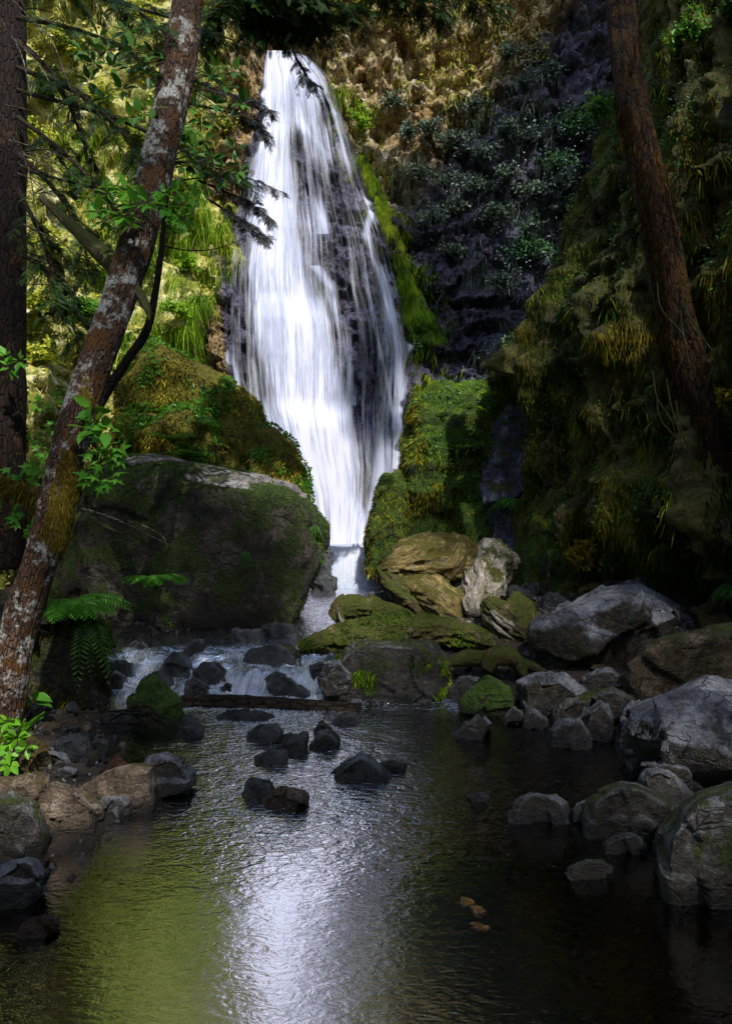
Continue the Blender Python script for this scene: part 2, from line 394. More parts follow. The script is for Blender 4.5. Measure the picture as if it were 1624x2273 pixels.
M['greenmoss'] = mat_rock('green_mossy_stone', (.015, .018, .01), (.04, .05, .03), (.1, .12, .1), .9, rough=.8, mossc=((.008, .02, .002), (.06, .13, .01), (.2, .32, .03)), scale=1.)
M['gold'] = mat_rock('gold_mossy_stone', (.03, .02, .01), (.12, .09, .03), (.26, .2, .08), .5, rough=.7, mossc=((.03, .02, .003), (.13, .09, .008), (.26, .19, .02)), scale=1.)
M['blue'] = mat_rock('blue_wet_rock', (.015, .015, .025), (.12, .125, .21), (.34, .36, .55), .36, rough=.3, spec=.7)
M['darkbrown'] = mat_rock('dark_brown_slab', (.02, .014, .008), (.075, .052, .025), (.2, .16, .12), .1, rough=.4, stain_shade=.5)
M['amber'] = mat_rock('amber_stone', (.05, .025, .008), (.2, .11, .03), (.36, .23, .08), 0, rough=.4, wet=False)
M['pale'] = mat_rock('pale_wet_stone', (.1, .1, .11), (.22, .22, .24), (.38, .38, .42), .0, rough=.35)
M['wood'] = mat_bark('weathered_driftwood', (.03, .024, .017), (.28, .245, .2), (.58, .55, .5), .2, .25, 1.4, moss_c=(.06, .065, .01), crack=.25)
M['goldwood'] = mat_bark('golden_driftwood', (.025, .016, .006), (.17, .125, .04), (.44, .34, .15), .1, .4, 1.5, moss_c=(.08, .075, .01), crack=.25)
M['mosswood'] = mat_bark('mossy_driftwood', (.015, .012, .007), (.09, .065, .03), (.26, .2, .1), .05, .75, 1.5, moss_c=(.055, .065, .007), crack=.25)
M['wetwood'] = mat_bark('wet_log', (.005, .004, .003), (.025, .016, .01), (.09, .06, .035), .0, .0, 1.2)
M['bark'] = mat_bark('lichen_bark', (.008, .004, .002), (.07, .035, .019), (.2, .13, .09), .8, .35, 2.2, moss_c=(.1, .042, .008))
M['darkbark'] = mat_bark('dark_red_bark', (.005, .002, .001), (.018, .007, .004), (.04, .018, .009), .0, .1, 1.2, moss_c=(.07, .035, .008))
M['rootbark'] = mat_bark('mossy_brown_bark', (.008, .004, .002), (.045, .018, .007), (.11, .045, .016), .0, .5, 1.3, moss_c=(.1, .045, .006))
M['twig'] = mat_bark('twig_bark', (.05, .04, .03), (.2, .16, .12), (.45, .38, .3), .0, .0, 2.)
M['deadwig'] = mat_bark('dark_twig_bark', (.015, .008, .004), (.04, .022, .012), (.08, .05, .03), .0, .0, 2.)

M['conifer'] = mat_leaf('conifer_needles', [(0, (.008, .02, .006)), (.6, (.035, .085, .016)), (1, (.1, .2, .03))], .22, .45)
M['greyneedle'] = mat_leaf('grey_needles', [(0, (.03, .03, .035)), (1, (.09, .1, .1))], .1, .5)
M['broad'] = mat_leaf('broad_leaves', [(0, (.015, .06, .008)), (.5, (.06, .22, .02)), (1, (.16, .42, .04))], .35, .35, .5)
M['dim'] = mat_leaf('dim_leaves', [(0, (.008, .03, .005)), (.5, (.035, .11, .015)), (1, (.1, .23, .03))], .2, .4, .5)
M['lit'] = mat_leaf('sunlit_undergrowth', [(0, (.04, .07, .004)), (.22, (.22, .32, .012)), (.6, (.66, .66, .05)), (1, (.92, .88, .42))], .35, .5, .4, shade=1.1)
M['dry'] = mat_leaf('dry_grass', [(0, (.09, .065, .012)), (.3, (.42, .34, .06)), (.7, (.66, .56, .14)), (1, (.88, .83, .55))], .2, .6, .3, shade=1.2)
M['lime'] = mat_leaf('lime_grass', [(0, (.04, .1, .005)), (.5, (.2, .42, .015)), (1, (.48, .62, .04))], .4, .5)
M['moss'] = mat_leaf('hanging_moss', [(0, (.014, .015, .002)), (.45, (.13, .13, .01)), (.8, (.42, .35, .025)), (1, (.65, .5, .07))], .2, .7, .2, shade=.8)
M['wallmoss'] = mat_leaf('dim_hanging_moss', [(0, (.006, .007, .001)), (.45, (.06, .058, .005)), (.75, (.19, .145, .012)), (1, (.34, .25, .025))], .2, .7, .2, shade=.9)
M['gmoss'] = mat_leaf('green_hanging_moss', [(0, (.008, .02, .002)), (.45, (.06, .15, .006)), (.8, (.22, .34, .016)), (1, (.45, .52, .04))], .25, .7, .2)
M['shrub'] = mat_leaf('grey_green_shrub', [(0, (.02, .04, .02)), (.5, (.1, .16, .1)), (.85, (.3, .4, .32)), (1, (.65, .7, .65))], .15, .4, .6)
M['fernshrub'] = mat_leaf('bright_fern', [(0, (.02, .08, .02)), (.5, (.1, .28, .09)), (.9, (.25, .48, .22)), (1, (.7, .75, .7))], .25, .4, .5)
M['goldleaf'] = mat_leaf('gold_leaves', [(0, (.08, .05, .004)), (.5, (.25, .17, .012)), (1, (.45, .33, .03))], .3, .5)
M['canopy'] = mat_leaf('canopy_leaves', [(0, (.01, .025, .006)), (1, (.03, .06, .012))], .12, .5)

def mat_cliff(name, stops, lean=.0, moss=.0, moss_c=(.05, .08, .01), rough=.6, scale=1.):
    t = NT(name); p = t.pos()
    a = t.noise(p, .55 * scale, 6, .65, .6); b = t.noise(p, 3.2 * scale, 6, .7, .3); c = t.noise(p, 22 * scale, 5, .7)
    f = t.math('ADD', t.math('ADD', t.math('MULTIPLY', a, .45), t.math('MULTIPLY', b, .4)), t.math('MULTIPLY', c, .2))
    col = t.ramp(f, stops)
    if moss: col = t.mix(t.mr(t.noise(p, 1.3 * scale, 6, .7), .62 - .3 * moss, .7 - .3 * moss), col, t.ramp(c, [(.35, tuple(q * .3 for q in moss_c)), (.7, moss_c)]))
    h = t.math('ADD', t.math('ADD', t.math('MULTIPLY', a, 1.2), b), t.math('MULTIPLY', c, .3))
    b_ = t.n('ShaderNodeBsdfPrincipled', {'Base Color': col, 'Roughness': rough, 'Specular IOR Level': .5, 'Normal': t.bump(h, .9, .12 / scale)})
    return t.done(b_.outputs[0])
def mat_backcliff():
    "rock and dead grass in painted sunlit tones high up, painted blue-black shade below right"
    t = NT('cliff_rock'); p = t.pos(); s = t.n('ShaderNodeSeparateXYZ', {0: p})
    a = t.noise(p, .7, 6, .65, .6); b = t.noise(p, 3.4, 6, .7, .3); c = t.noise(p, 24, 5, .7)
    f = t.math('ADD', t.math('ADD', t.math('MULTIPLY', a, .4), t.math('MULTIPLY', b, .42)), t.math('MULTIPLY', c, .2))
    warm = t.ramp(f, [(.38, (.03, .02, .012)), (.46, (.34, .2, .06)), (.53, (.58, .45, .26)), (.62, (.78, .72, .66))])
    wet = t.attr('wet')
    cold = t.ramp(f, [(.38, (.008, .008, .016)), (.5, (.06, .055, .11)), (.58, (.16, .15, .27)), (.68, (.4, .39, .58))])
    k = t.mr(t.math('SUBTRACT', t.math('ADD', s.outputs[2], t.math('MULTIPLY', a, 2.)), t.math('MULTIPLY', s.outputs[0], 1.15)), 8.5, 9.8)  # colour boundary follows the cast shadow edge: lit and shaded tones painted in
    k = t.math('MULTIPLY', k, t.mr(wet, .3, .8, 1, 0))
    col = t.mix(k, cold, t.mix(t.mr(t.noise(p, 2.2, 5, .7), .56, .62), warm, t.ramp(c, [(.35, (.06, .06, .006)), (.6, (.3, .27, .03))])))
    vc = t.n('ShaderNodeTexVoronoi', {'Vector': t.mapv(p, (1, 1, .6)), 'Scale': 4.5}, feature='DISTANCE_TO_EDGE').outputs[0]
    col = t.mix(t.mr(vc, 0, .06), (.006, .005, .005), col)
    h = t.math('ADD', t.math('ADD', t.math('MULTIPLY', a, 1.2), b), t.math('MULTIPLY', c, .3))
    b_ = t.n('ShaderNodeBsdfPrincipled', {'Base Color': col, 'Roughness': t.mr(k, 0, 1, .3, .8), 'Specular IOR Level': .6, 'Normal': t.bump(h, 1., .16)})
    return t.done(b_.outputs[0])
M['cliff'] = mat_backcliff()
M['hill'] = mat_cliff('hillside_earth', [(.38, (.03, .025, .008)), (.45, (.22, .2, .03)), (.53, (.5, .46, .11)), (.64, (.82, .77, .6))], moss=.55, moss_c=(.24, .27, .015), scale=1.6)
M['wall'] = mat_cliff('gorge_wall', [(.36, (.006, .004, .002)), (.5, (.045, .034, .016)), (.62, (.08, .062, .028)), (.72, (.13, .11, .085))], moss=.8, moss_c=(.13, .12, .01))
M['ground'] = mat_cliff('stream_gravel', [(.34, (.004, .003, .002)), (.48, (.014, .01, .006)), (.58, (.04, .028, .02)), (.7, (.11, .08, .065))], scale=2.2, rough=.7)

def mat_fall(name, tint=(.84, .86, 1.), k=1.):
    t = NT(name); u, v, d = t.attr('fu'), t.attr('fv'), t.attr('dens')
    cv = lambda a, b: t.n('ShaderNodeCombineXYZ', {0: t.math('MULTIPLY', u, a), 1: t.math('MULTIPLY', v, b)}).outputs[0]
    s1 = t.noise(cv(24, .75), 1, 4, .6, .1); s2 = t.noise(cv(85, 1.2), 1, 3, .6); s3 = t.noise(cv(7, 1.1), 1, 3, .6)
    st = t.math('ADD', t.math('ADD', t.math('MULTIPLY', s1, .5), t.math('MULTIPLY', s2, .35)), t.math('MULTIPLY', s3, .25))
    x = t.math('ADD', t.math('MULTIPLY', t.math('SUBTRACT', st, .55), 5.), t.math('SUBTRACT', t.math('MULTIPLY', d, 2.0), .72))
    al = t.math('MULTIPLY', t.mr(x, -.1, 1.1), t.mr(d, 0, .08))
    col = t.mix(t.mr(x, .1, 1.6), (tint[0] * .62, tint[1] * .66, tint[2] * .8), tint)
    df = t.n('ShaderNodeBsdfDiffuse', {'Color': col}); tl = t.n('ShaderNodeBsdfTranslucent', {'Color': col})
    w = t.n('ShaderNodeMixShader', {0: .15, 1: df.outputs[0], 2: tl.outputs[0]})
    tr = t.n('ShaderNodeBsdfTransparent')
    return t.done(t.n('ShaderNodeMixShader', {0: t.math('MULTIPLY', al, k), 1: tr.outputs[0], 2: w.outputs[0]}).outputs[0])
M['fall'] = mat_fall('falling_water')
def mat_strand(name):
    t = NT(name); a = t.attr('tint')
    df = t.n('ShaderNodeBsdfDiffuse', {'Color': (.86, .88, .95, 1)}); tl = t.n('ShaderNodeBsdfTranslucent', {'Color': (.8, .84, .95, 1)})
    w = t.n('ShaderNodeMixShader', {0: .35, 1: df.outputs[0], 2: tl.outputs[0]}); tr = t.n('ShaderNodeBsdfTransparent')
    return t.done(t.n('ShaderNodeMixShader', {0: a, 1: tr.outputs[0], 2: w.outputs[0]}).outputs[0])
M['strand'] = mat_strand('water_strands')
def mat_water(name, foamy):
    t = NT(name); p = t.pos()
    n1 = t.noise(t.mapv(p, (1.2, 2.6, 1)), 5.2, 3, .55, 1.4); n2 = t.noise(t.mapv(p, (1.2, 2.4, 1)), 14, 2, .5, 1.); n3 = t.noise(t.mapv(p, (1, 1.7, 1)), 44, 1, .5)
    h = t.math('ADD', t.math('ADD', t.math('MULTIPLY', n1, .6), t.math('MULTIPLY', n2, .42)), t.math('MULTIPLY', n3, .05))
    calm = t.attr('calm')
    yy = t.n('ShaderNodeSeparateXYZ', {0: p}).outputs[1]; far = t.mr(yy, 3.0, 4.7)
    nb = t.bump(h, t.math('ADD', t.math('MULTIPLY', t.mr(calm, 0, 1, 1., .35), t.mr(far, 0, 1, .15, 1.)), t.mr(calm, 0, 1, 0., .16)), .022)
    fr = t.n('ShaderNodeFresnel', {'IOR': 1.9, 'Normal': nb}).outputs[0]
    gl = t.n('ShaderNodeBsdfGlossy', {'Color': (.95, .95, 1., 1), 'Roughness': t.math('ADD', t.mr(calm, 0, 1, .07, .04), t.math('MULTIPLY', t.mr(far, 0, 1, .085, 0), t.mr(calm, 0, 1, 1, 0))), 'Normal': nb})
    tr = t.n('ShaderNodeBsdfTransparent', {'Color': (.75, .55, .34, 1)})
    w = t.n('ShaderNodeMixShader', {0: t.math('ADD', t.math('MULTIPLY', fr, 1.3), t.mr(calm, 0, 1, .8, .03), True), 1: tr.outputs[0], 2: gl.outputs[0]})
    fo = t.attr('foam_glint')
    s = t.noise(t.mapv(p, (11, 3.2, 3)), 3.4, 6, .7, 1.8)
    fa = t.mr(t.math('ADD', t.math('MULTIPLY', t.math('SUBTRACT', s, .5), 4.2), t.math('SUBTRACT', t.math('MULTIPLY', fo, 1.8), 1.)), -.05, .75)
    df = t.n('ShaderNodeBsdfDiffuse', {'Color': (.42, .47, .58, 1)})
    return t.done(t.n('ShaderNodeMixShader', {0: fa, 1: w.outputs[0], 2: df.outputs[0]}).outputs[0])
M['water'] = mat_water('stream_water', True)
M['flower'] = mat_leaf('white_petals', [(0, (.7, .72, .72)), (1, (.8, .8, .8))], .2)
# ------------------------------------------------------------------ camera, sun, sky
cam = bpy.data.cameras.new('camera'); co = bpy.data.objects.new('camera', cam); COL.objects.link(co)
co.location = (0, 0, H); co.rotation_euler = (PI / 2, 0, 0)
cam.sensor_fit = 'AUTO'; cam.sensor_width = 36; cam.lens = 36 * F / 2273; cam.shift_y = -(2273 / 2 - HY) / 2273; cam.clip_end = 500; cam.clip_start = .05
S.camera = co
SUN = nrm(np.array([.17, -.64, .75]))
sl = bpy.data.lights.new('sun', 'SUN'); so = bpy.data.objects.new('sun', sl); COL.objects.link(so)
sl.energy = 5.0; sl.angle = math.radians(.5); sl.color = (1, .95, .86)
so.rotation_euler = Vector(SUN).to_track_quat('Z', 'Y').to_euler(); so.location = (8, -10, 30)
w = bpy.data.worlds.new('World'); S.world = w; w.use_nodes = True
nt = w.node_tree; nt.nodes.clear()
sky = nt.nodes.new('ShaderNodeTexSky'); sky.sky_type = 'NISHITA'; sky.sun_disc = False
sky.sun_elevation = math.asin(SUN[2]); sky.sun_rotation = math.atan2(SUN[0], SUN[1])
sky.air_density = 1.6; sky.ozone_density = 2.2; sky.dust_density = 1.5
bg = nt.nodes.new('ShaderNodeBackground'); bg.inputs[1].default_value = .15
wo = nt.nodes.new('ShaderNodeOutputWorld'); nt.links.new(sky.outputs[0], bg.inputs[0]); nt.links.new(bg.outputs[0], wo.inputs[0])
S.view_settings.view_transform = 'Standard'; S.view_settings.look = 'None'; S.view_settings.exposure = 0; S.view_settings.gamma = 1
c = S.cycles; S.render.engine = 'CYCLES'
c.max_bounces = 7; c.diffuse_bounces = 3; c.glossy_bounces = 3; c.transmission_bounces = 3; c.transparent_max_bounces = 24
c.use_denoising = True; c.denoising_prefilter = 'NONE'; c.denoising_input_passes = 'RGB_ALBEDO_NORMAL'; c.sample_clamp_indirect = 6; c.caustics_reflective = False; c.caustics_refractive = False
try: c.denoiser = 'OPENIMAGEDENOISE'
except Exception: pass

# ------------------------------------------------------------------ stream bed
def zlevel(Y): return np.interp(Y, [-50, 6.35, 6.9, 7.25, 7.6, 12.4, 13.1, 40], [0, 0, .12, .2, .3, .32, 1.0, 1.0])
_ys = [-50, -3, 0, 2.5, 3.5, 4, 4.7, 5.5, 6.2, 7, 7.6, 8.4, 11, 12.6, 13.3, 15.5, 30]
_lf = [-4, -4, -2.6, -1.95, -1.85, -1.75, -1.65, -2.1, -2.7, -2.8, -3.0, -2.6, -1.6, -.75, -.75, -2.4, -2.4]
_rt = [4, 4, 2.6, 2.1, 1.95, 1.9, 1.95, 1.85, 1.1, .3, .0, -.25, .35, .22, .25, 1.3, 1.3]
def ground_z(X, Y):
    l, r = np.interp(Y, _ys, _lf), np.interp(Y, _ys, _rt)
    n = fbm(V3(X * .8, Y * .8, 0 * X), 4)
    d = np.maximum(l - X, X - r) + n * .18
    z = zlevel(Y) + np.where(d < 0, -.42 * sstep(0, .9, -d), .1 * (1 - np.exp(-np.maximum(d, 0) / .5)) + .07 * np.maximum(d, 0))
    z = z - .16 * sstep(.5, 1., X) * sstep(4.2, 4.9, Y) * sstep(8.2, 7.2, Y)
    z = z + .035 * fbm(V3(X * 4, Y * 4, 0 * X + 9), 3) + .03 * n
    return z
gx = np.concatenate([np.linspace(-60, -8, 12)[:-1], np.linspace(-8, 8, 230), np.linspace(8, 60, 12)[1:]])
gy = np.concatenate([np.linspace(-60, -4, 12)[:-1], np.linspace(-4, 17, 300), np.linspace(17, 60, 10)[1:]])
GX, GY = np.meshgrid(gx, gy, indexing='ij')
g = mk('ground', V3(GX, GY, ground_z(GX, GY)).reshape(-1, 3), grid_faces(len(gx), len(gy)), M['ground'])
tag(g, 'dark gravel bed and banks of the stream', kind='structure')

# water: one sheet from the pool, over the rapids, up to the plunge pool
wy = np.concatenate([np.linspace(-30, 0, 12)[:-1], np.linspace(0, 15.8, 620)]); wt = np.linspace(0, 1, 240)
WY, WT = np.meshgrid(wy, wt, indexing='ij')
WL, WR = np.interp(WY, _ys, _lf) - .5, np.interp(WY, _ys, _rt) + .45
WX = WL + (WR - WL) * WT
slope = np.abs(zlevel(WY + .12) - zlevel(WY - .12)) / .24
fdx = (lambda v: np.where(v < 0, -v * .72, v))(WX - np.interp(WY, [0, 3, 5, 6.2, 7.5], [-.35, -.3, -.45, -.55, -1.2]))
flow = sstep(.75, .0, fdx / np.interp(WY, [0, 4, 6, 7], [1.5, 1.7, 2.4, 3.5]))
rip = fbm(V3(WX * 3.0, WY * 4.2, 0 * WX), 3) * .0022 + fbm(V3(WX * 8, WY * 13, 0 * WX + 4), 2) * .0022
rip = rip * (.35 + 1.3 * flow) * (.12 + .88 * sstep(3.2, 5., WY))
ra = sstep(6.4, 6.8, WY) * sstep(7.9, 7.4, WY)
rip = rip + ra * (fbm(V3(WX * 3.5, WY * 5, 0 * WX + 2), 4) * .07)
ca = sstep(12.3, 12.6, WY)
foam_glint = np.clip(ra * (.22 + .4 * fbm(V3(WX * 2, WY * 3, 0 * WX + 8), 3)) + slope * .5 + sstep(12.0, 12.55, WY) * .6 + sstep(13.9, 14.7, WY) * .35
               + .3 * np.exp(-((WX + .95) ** 2 / .25 + (WY - 6.15) ** 2 / .12)) + .4 * flow * sstep(4.6, 6.0, WY) + .06 * flow, 0, 1)  # flow terms paint silver ripple glints in; the rest is churned white water
wo_ = mk('stream_water', V3(WX, WY, zlevel(WY) + rip).reshape(-1, 3), grid_faces(len(wy), len(wt))[:, ::-1], M['water'],
         attr={'foam_glint': foam_glint.ravel(), 'calm': (1 - flow).ravel() * sstep(6.6, 6, WY).ravel()})
tag(wo_, 'clear brown stream water with silver ripples, from the plunge pool to the foreground pool', kind='structure')

# ------------------------------------------------------------------ the gorge
def cliff_y(X, Z):
    b = 15.25 + .095 * (Z - 1) + .02 * np.maximum(np.abs(X + .9) - 2.4, 0) ** 2 * -1.6
    q = V3(X, 0 * X, Z)
    t = Z * .62 + fbm(q * .45, 3) * 1.1 + X * .1
    led = (t - np.floor(t)); led = np.where(led < .8, led / .8, (1 - led) / .2)
    y = b + .42 * (led - .5) + .5 * fbm(q * .5 + 3, 4) + .2 * ridge(q * 1.6, 3) + .09 * fbm(q * 5, 3)
    # the notch the fall pours from
    notch = sstep(.75, .4, np.abs(X + 1.98)) * sstep(12.35, 12.6, Z)
    return y + 1.6 * notch
def blocky(X, Y, Z, a=1.): return a * 1.5 * (.22 * np.maximum(cells3(V3(X * 1.3, Y * 1.3, Z * .9)) + .35, 0) + .13 * np.maximum(cells3(V3(X * 3.6, Y * 3.6, Z * 2.6)) + .3, 0) + .03 * fbm(V3(X, Y, Z) * 9, 3))
cx_ = np.linspace(-7.5, 8, 420); cz_ = np.concatenate([np.linspace(.2, 15, 440), np.linspace(15.1, 16.4, 20)])
CXX, CZZ = np.meshgrid(cx_, cz_, indexing='ij')
CYY = cliff_y(CXX, CZZ)
_fp = np.array([112, 200, 330, 420, 500, 600, 700, 800, 900, 1000, 1100, 1215.]); _fz = H + (HY - _fp) / F * 15.6
_fl = (np.array([584, 574, 553, 536, 518, 503, 498, 510, 530, 550, 560, 600.]) - CX) / F * 15.6; _fr = (np.array([645, 735, 785, 815, 862, 880, 900, 915, 912, 906, 900, 880.]) - CX) / F * 15.6
WET = sstep(-.35, .05, CXX - np.interp(CZZ, _fz[::-1], _fl[::-1])) * sstep(-.45, .05, np.interp(CZZ, _fz[::-1], _fr[::-1]) - CXX) * sstep(12.7, 12.3, CZZ)
_b0 = 15.25 + .095 * (CZZ - 1); CYY = np.where(CZZ < 12.3, CYY + .55 * WET * (_b0 - CYY), CYY)
CYY = CYY + blocky(CXX, CYY, CZZ) + (1 - WET) * (.38 * cells3(V3(CXX * 1.1, CYY * 1.1, CZZ * .8) + 5) + .2 * cells3(V3(CXX * 3., CYY * 3., CZZ * 2.2) + 9))
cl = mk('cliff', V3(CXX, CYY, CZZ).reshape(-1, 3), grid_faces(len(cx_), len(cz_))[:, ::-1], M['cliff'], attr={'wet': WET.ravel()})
tag(cl, 'tall rock cliff behind the waterfall, sunlit at the top and shaded blue-black on the right', kind='structure')
CLV = V3(CXX, CYY, CZZ).reshape(-1, 3); CLF = grid_faces(len(cx_), len(cz_))

# left hillside, full sun
hs = np.linspace(0, 1, 260); hz = np.concatenate([np.linspace(-.3, 15, 300), np.linspace(15.1, 16.2, 12)])
HS, HZ = np.meshgrid(hs, hz, indexing='ij')
bx = np.interp(HS, [0, .2, .45, .7, .88, 1], [-9.5, -5.6, -5.0, -4.3, -3.75, -3.3]); by = np.interp(HS, [0, .2, .45, .7, .88, 1], [2, 6.5, 9.2, 12.3, 14.6, 16.6])
tx = np.interp(HS, [0, .2, .45, .7, .88, 1], [-13, -10, -9, -6.8, -4.2, -2.7]); ty = np.interp(HS, [0, .2, .45, .7, .88, 1], [2, 8, 12, 14.6, 15.7, 17.5])
k = HZ / 16
hq = V3(HS * 16, HZ, 0 * HS)
off = .8 * fbm(hq * .38, 4) + .3 * ridge(hq * 1.1, 3) + .12 * fbm(hq * 4, 3) + .3 * cells3(hq * 1.1) + .16 * cells3(hq * 3.1)
HV = V3(bx + (tx - bx) * k + off * .75, by + (ty - by) * k - off * .6, HZ).reshape(-1, 3); HF = grid_faces(len(hs), len(hz))[:, ::-1]
hl = mk('hillside', HV, HF, M['hill']); tag(hl, 'steep sunlit slope of dry grass and pale rock left of the waterfall', kind='structure')

# right wall, deep shade
rz = np.linspace(-.3, 12.5, 300); rs = np.linspace(-.28, 1, 330)
RS, RZ = np.meshgrid(rs, rz, indexing='ij')
xe = np.interp(RZ, [0, .8, 2.2, 3.2, 3.75, 3.95, 4.6, 5.2, 6.2, 7.2, 8.0, 10, 13], [2.75, 2.7, 2.75, 2.95, 2.75, 2.25, 2.7, 3.0, 3.45, 3.8, 4.3, 4.85, 5.6])
pt = np.clip(RS, 0, 1)
X0 = np.interp(pt, [0, .001, .3, .6, 1], [0, 0, 1, 2, 3])
xs = [xe, .45 * xe + .55 * (4.35 + .05 * RZ), 5.0 + .06 * RZ, 6.0 + 0 * RZ]; ysn = [11.0, 8.6, 4.0, -7.0]
opn = sstep(1.7, .5, RZ); xs[1] = xs[1] + 1.1 * opn; xs[2] = xs[2] + .6 * opn
i0 = np.clip(np.floor(X0).astype(int), 0, 2); ff = X0 - i0
XA = np.stack(xs, 0); rx = np.take_along_axis(XA, i0[None], 0)[0] * (1 - ff) + np.take_along_axis(XA, (i0 + 1)[None], 0)[0] * ff
ry = np.interp(X0, [0, 1, 2, 3], ysn)
neg = np.clip(-RS / .28, 0, 1); rx = rx + neg * 1.1 * np.minimum(1, neg * 2) * 0 + neg * .9; ry = ry + neg * 5.2
rq = V3(rx * 1.2, ry, RZ * .33)
roff = .5 * fbm(rq * .9, 4) + .32 * ridge(rq * 2.2 + 5, 3) + .1 * fbm(V3(rx, ry, RZ) * 4.5, 3)
lg = .25 * (ridge(V3(rx * .3, ry * .3, RZ * .8), 2))
roff = roff + .28 * cells3(V3(rx * 1.5, ry * 1.5, RZ * .5)) + .16 * cells3(V3(rx, ry, RZ * .6) * 3.4) + .4 * ridge(V3(rx * 1.1, ry * 1.1, RZ * .22) + 9, 2)
roff = roff + .11 * fbm(V3(rx, ry, RZ * .7) * 3.2 + 2, 3)
roff = (roff + lg) * np.where(RS < .03, .45, 1)
RVm = V3(rx - roff * .8, ry - roff * .45, np.where(RZ > 5, 5 + (RZ - 5) * np.interp(X0, [0, 1, 1.6, 3], [1, 1, .25, .1]), RZ)).reshape(-1, 3); RF = grid_faces(len(rs), len(rz))
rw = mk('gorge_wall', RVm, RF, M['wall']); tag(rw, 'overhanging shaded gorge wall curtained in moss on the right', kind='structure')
# ------------------------------------------------------------------ the waterfall
def fall_edges(py):
    l = np.interp(py, [112, 200, 330, 420, 500, 600, 700, 800, 900, 1000, 1100, 1215], [584, 574, 553, 536, 518, 503, 498, 500, 512, 545, 600, 640])
    r = np.interp(py, [112, 125, 170, 240, 340, 450, 520, 620, 720, 780, 900, 1040, 1215], [662, 690, 735, 765, 796, 836, 866, 888, 912, 920, 910, 900, 850])
    return l, r
def band(px, c, hw): return np.exp(-((px - c) / hw) ** 2)
def fall_dens(px, py):
    q = V3(px / 30., py / 200., 0 * px)
    c = np.interp(py, [112, 300, 500, 600, 700, 900, 1100, 1215], [612, 608, 600, 615, 640, 690, 738, 765]); hw = np.interp(py, [112, 300, 500, 700, 900, 1100, 1215], [44, 44, 62, 92, 95, 62, 60])
    d = 1.12 * np.exp(-np.abs((px - c) / hw) ** 3)
    l, r = fall_edges(py)
    d = np.maximum(d, .5 + .3 * vnoise(q))
    for pts, hw2, a in ([[(690, 140), (735, 230), (760, 330), (795, 430), (830, 460)], 15, .75], [[(828, 455), (812, 520), (855, 640), (882, 770), (888, 900), (882, 1040)], 15, .95],
                        [[(835, 450), (868, 540), (905, 700), (915, 770)], 9, .75], [[(660, 150), (668, 270), (720, 340), (715, 520)], 26, .78], [[(800, 540), (830, 720), (862, 860), (880, 980)], 9, .7],
                        [[(700, 590), (735, 640), (770, 760), (790, 900)], 24, .72], [[(522, 590), (530, 720), (535, 800)], 10, .7], [[(735, 860), (765, 980), (775, 1200)], 30, .75]):
        p_ = np.array(pts, float); cc = np.interp(py, p_[:, 1], p_[:, 0]); m = (py > p_[0, 1]) & (py < p_[-1, 1])
        d = np.maximum(d, m * a * band(px, cc, hw2))
    for x0, y0, rr in ((780, 560, 45), (690, 400, 30), (735, 420, 22), (790, 400, 22), (840, 560, 18), (770, 690, 25), (815, 800, 30), (820, 950, 38), (810, 1080, 36), (742, 300, 14), (655, 330, 14), (722, 250, 14)):
        d = d - .42 * np.exp(-((px - x0) / rr) ** 2 - ((py - y0) / (rr * 2.4)) ** 2)
    d = d - .4 * band(px, l + 26, 22) * sstep(470, 540, py) * sstep(860, 780, py)
    d = d + .3 * sstep(240, 140, py) * sstep(700, 660, px)
    d = d + .32 * sstep(850, 1000, py) + .3 * sstep(1080, 1190, py)
    w1 = 9 * vnoise(V3(py / 16., 0 * py, 0 * px)) + 12 * vnoise(V3(py / 60., 0 * py + 4, 0 * px)); w2 = 8 * vnoise(V3(py / 14., 0 * py + 8, 0 * px)) + 14 * vnoise(V3(py / 55., 0 * py + 12, 0 * px))
    k_ = sstep(140, 260, py); e = sstep(0, 18, px - l - (6 + w1) * k_) * sstep(0, 16, r - px - (8 + w2) * k_)
    return np.clip(d, .02, 1.2) * e
nu, nv = 220, 520
pv = np.linspace(112, 1216, nv)
U, PY = np.meshgrid(np.linspace(0, 1, nu), pv, indexing='ij')
l, r = fall_edges(PY); PX = l + (r - l) * U
def fall_surface(PX, PY, gap):
    Y = np.full(PX.shape, 15.3)
    for _ in range(4): Y = 15.25 + .095 * (H + (HY - PY) / F * Y - 1)
    Z = H + (HY - PY) / F * Y; X = (PX - CX) / F * Y
    step = sum(a * sstep(z0 + .35, z0 - .35, Z + .25 * vnoise(V3(X * .9, 0 * X + z0, 0 * X))) for z0, a in ((10.6, .12), (8.6, .18), (6.3, .2), (3.8, .2)))
    return Y - .12 - gap - step + .035 * fbm(V3(X * 2.2, 0 * X, Z * .35), 2)
YF = fall_surface(PX, PY, .16)
FV = V3((PX - CX) / F * YF, YF, H + (HY - PY) / F * YF)
root = empty('waterfall', (-.4, 14.6, 1.0), 'tall white veil of water falling down the cliff into the stream', 'waterfall')
ff_ = grid_faces(nu, nv)
arc = (PY - 112) / 160.
mk('water_sheet', FV.reshape(-1, 3), ff_, M['fall'], root, attr={'fu': U.ravel(), 'fv': arc.ravel(), 'dens': fall_dens(PX, PY).ravel()})
YF2 = fall_surface(PX, PY, .26); FV2 = V3((PX - CX) / F * YF2, YF2, H + (HY - PY) / F * YF2)
mk('water_veil', FV2.reshape(-1, 3), ff_, M['fall'], root, attr={'fu': U.ravel() + 3.3, 'fv': arc.ravel() + 5, 'dens': (fall_dens(PX, PY) * .8 - .06).clip(0).ravel()})
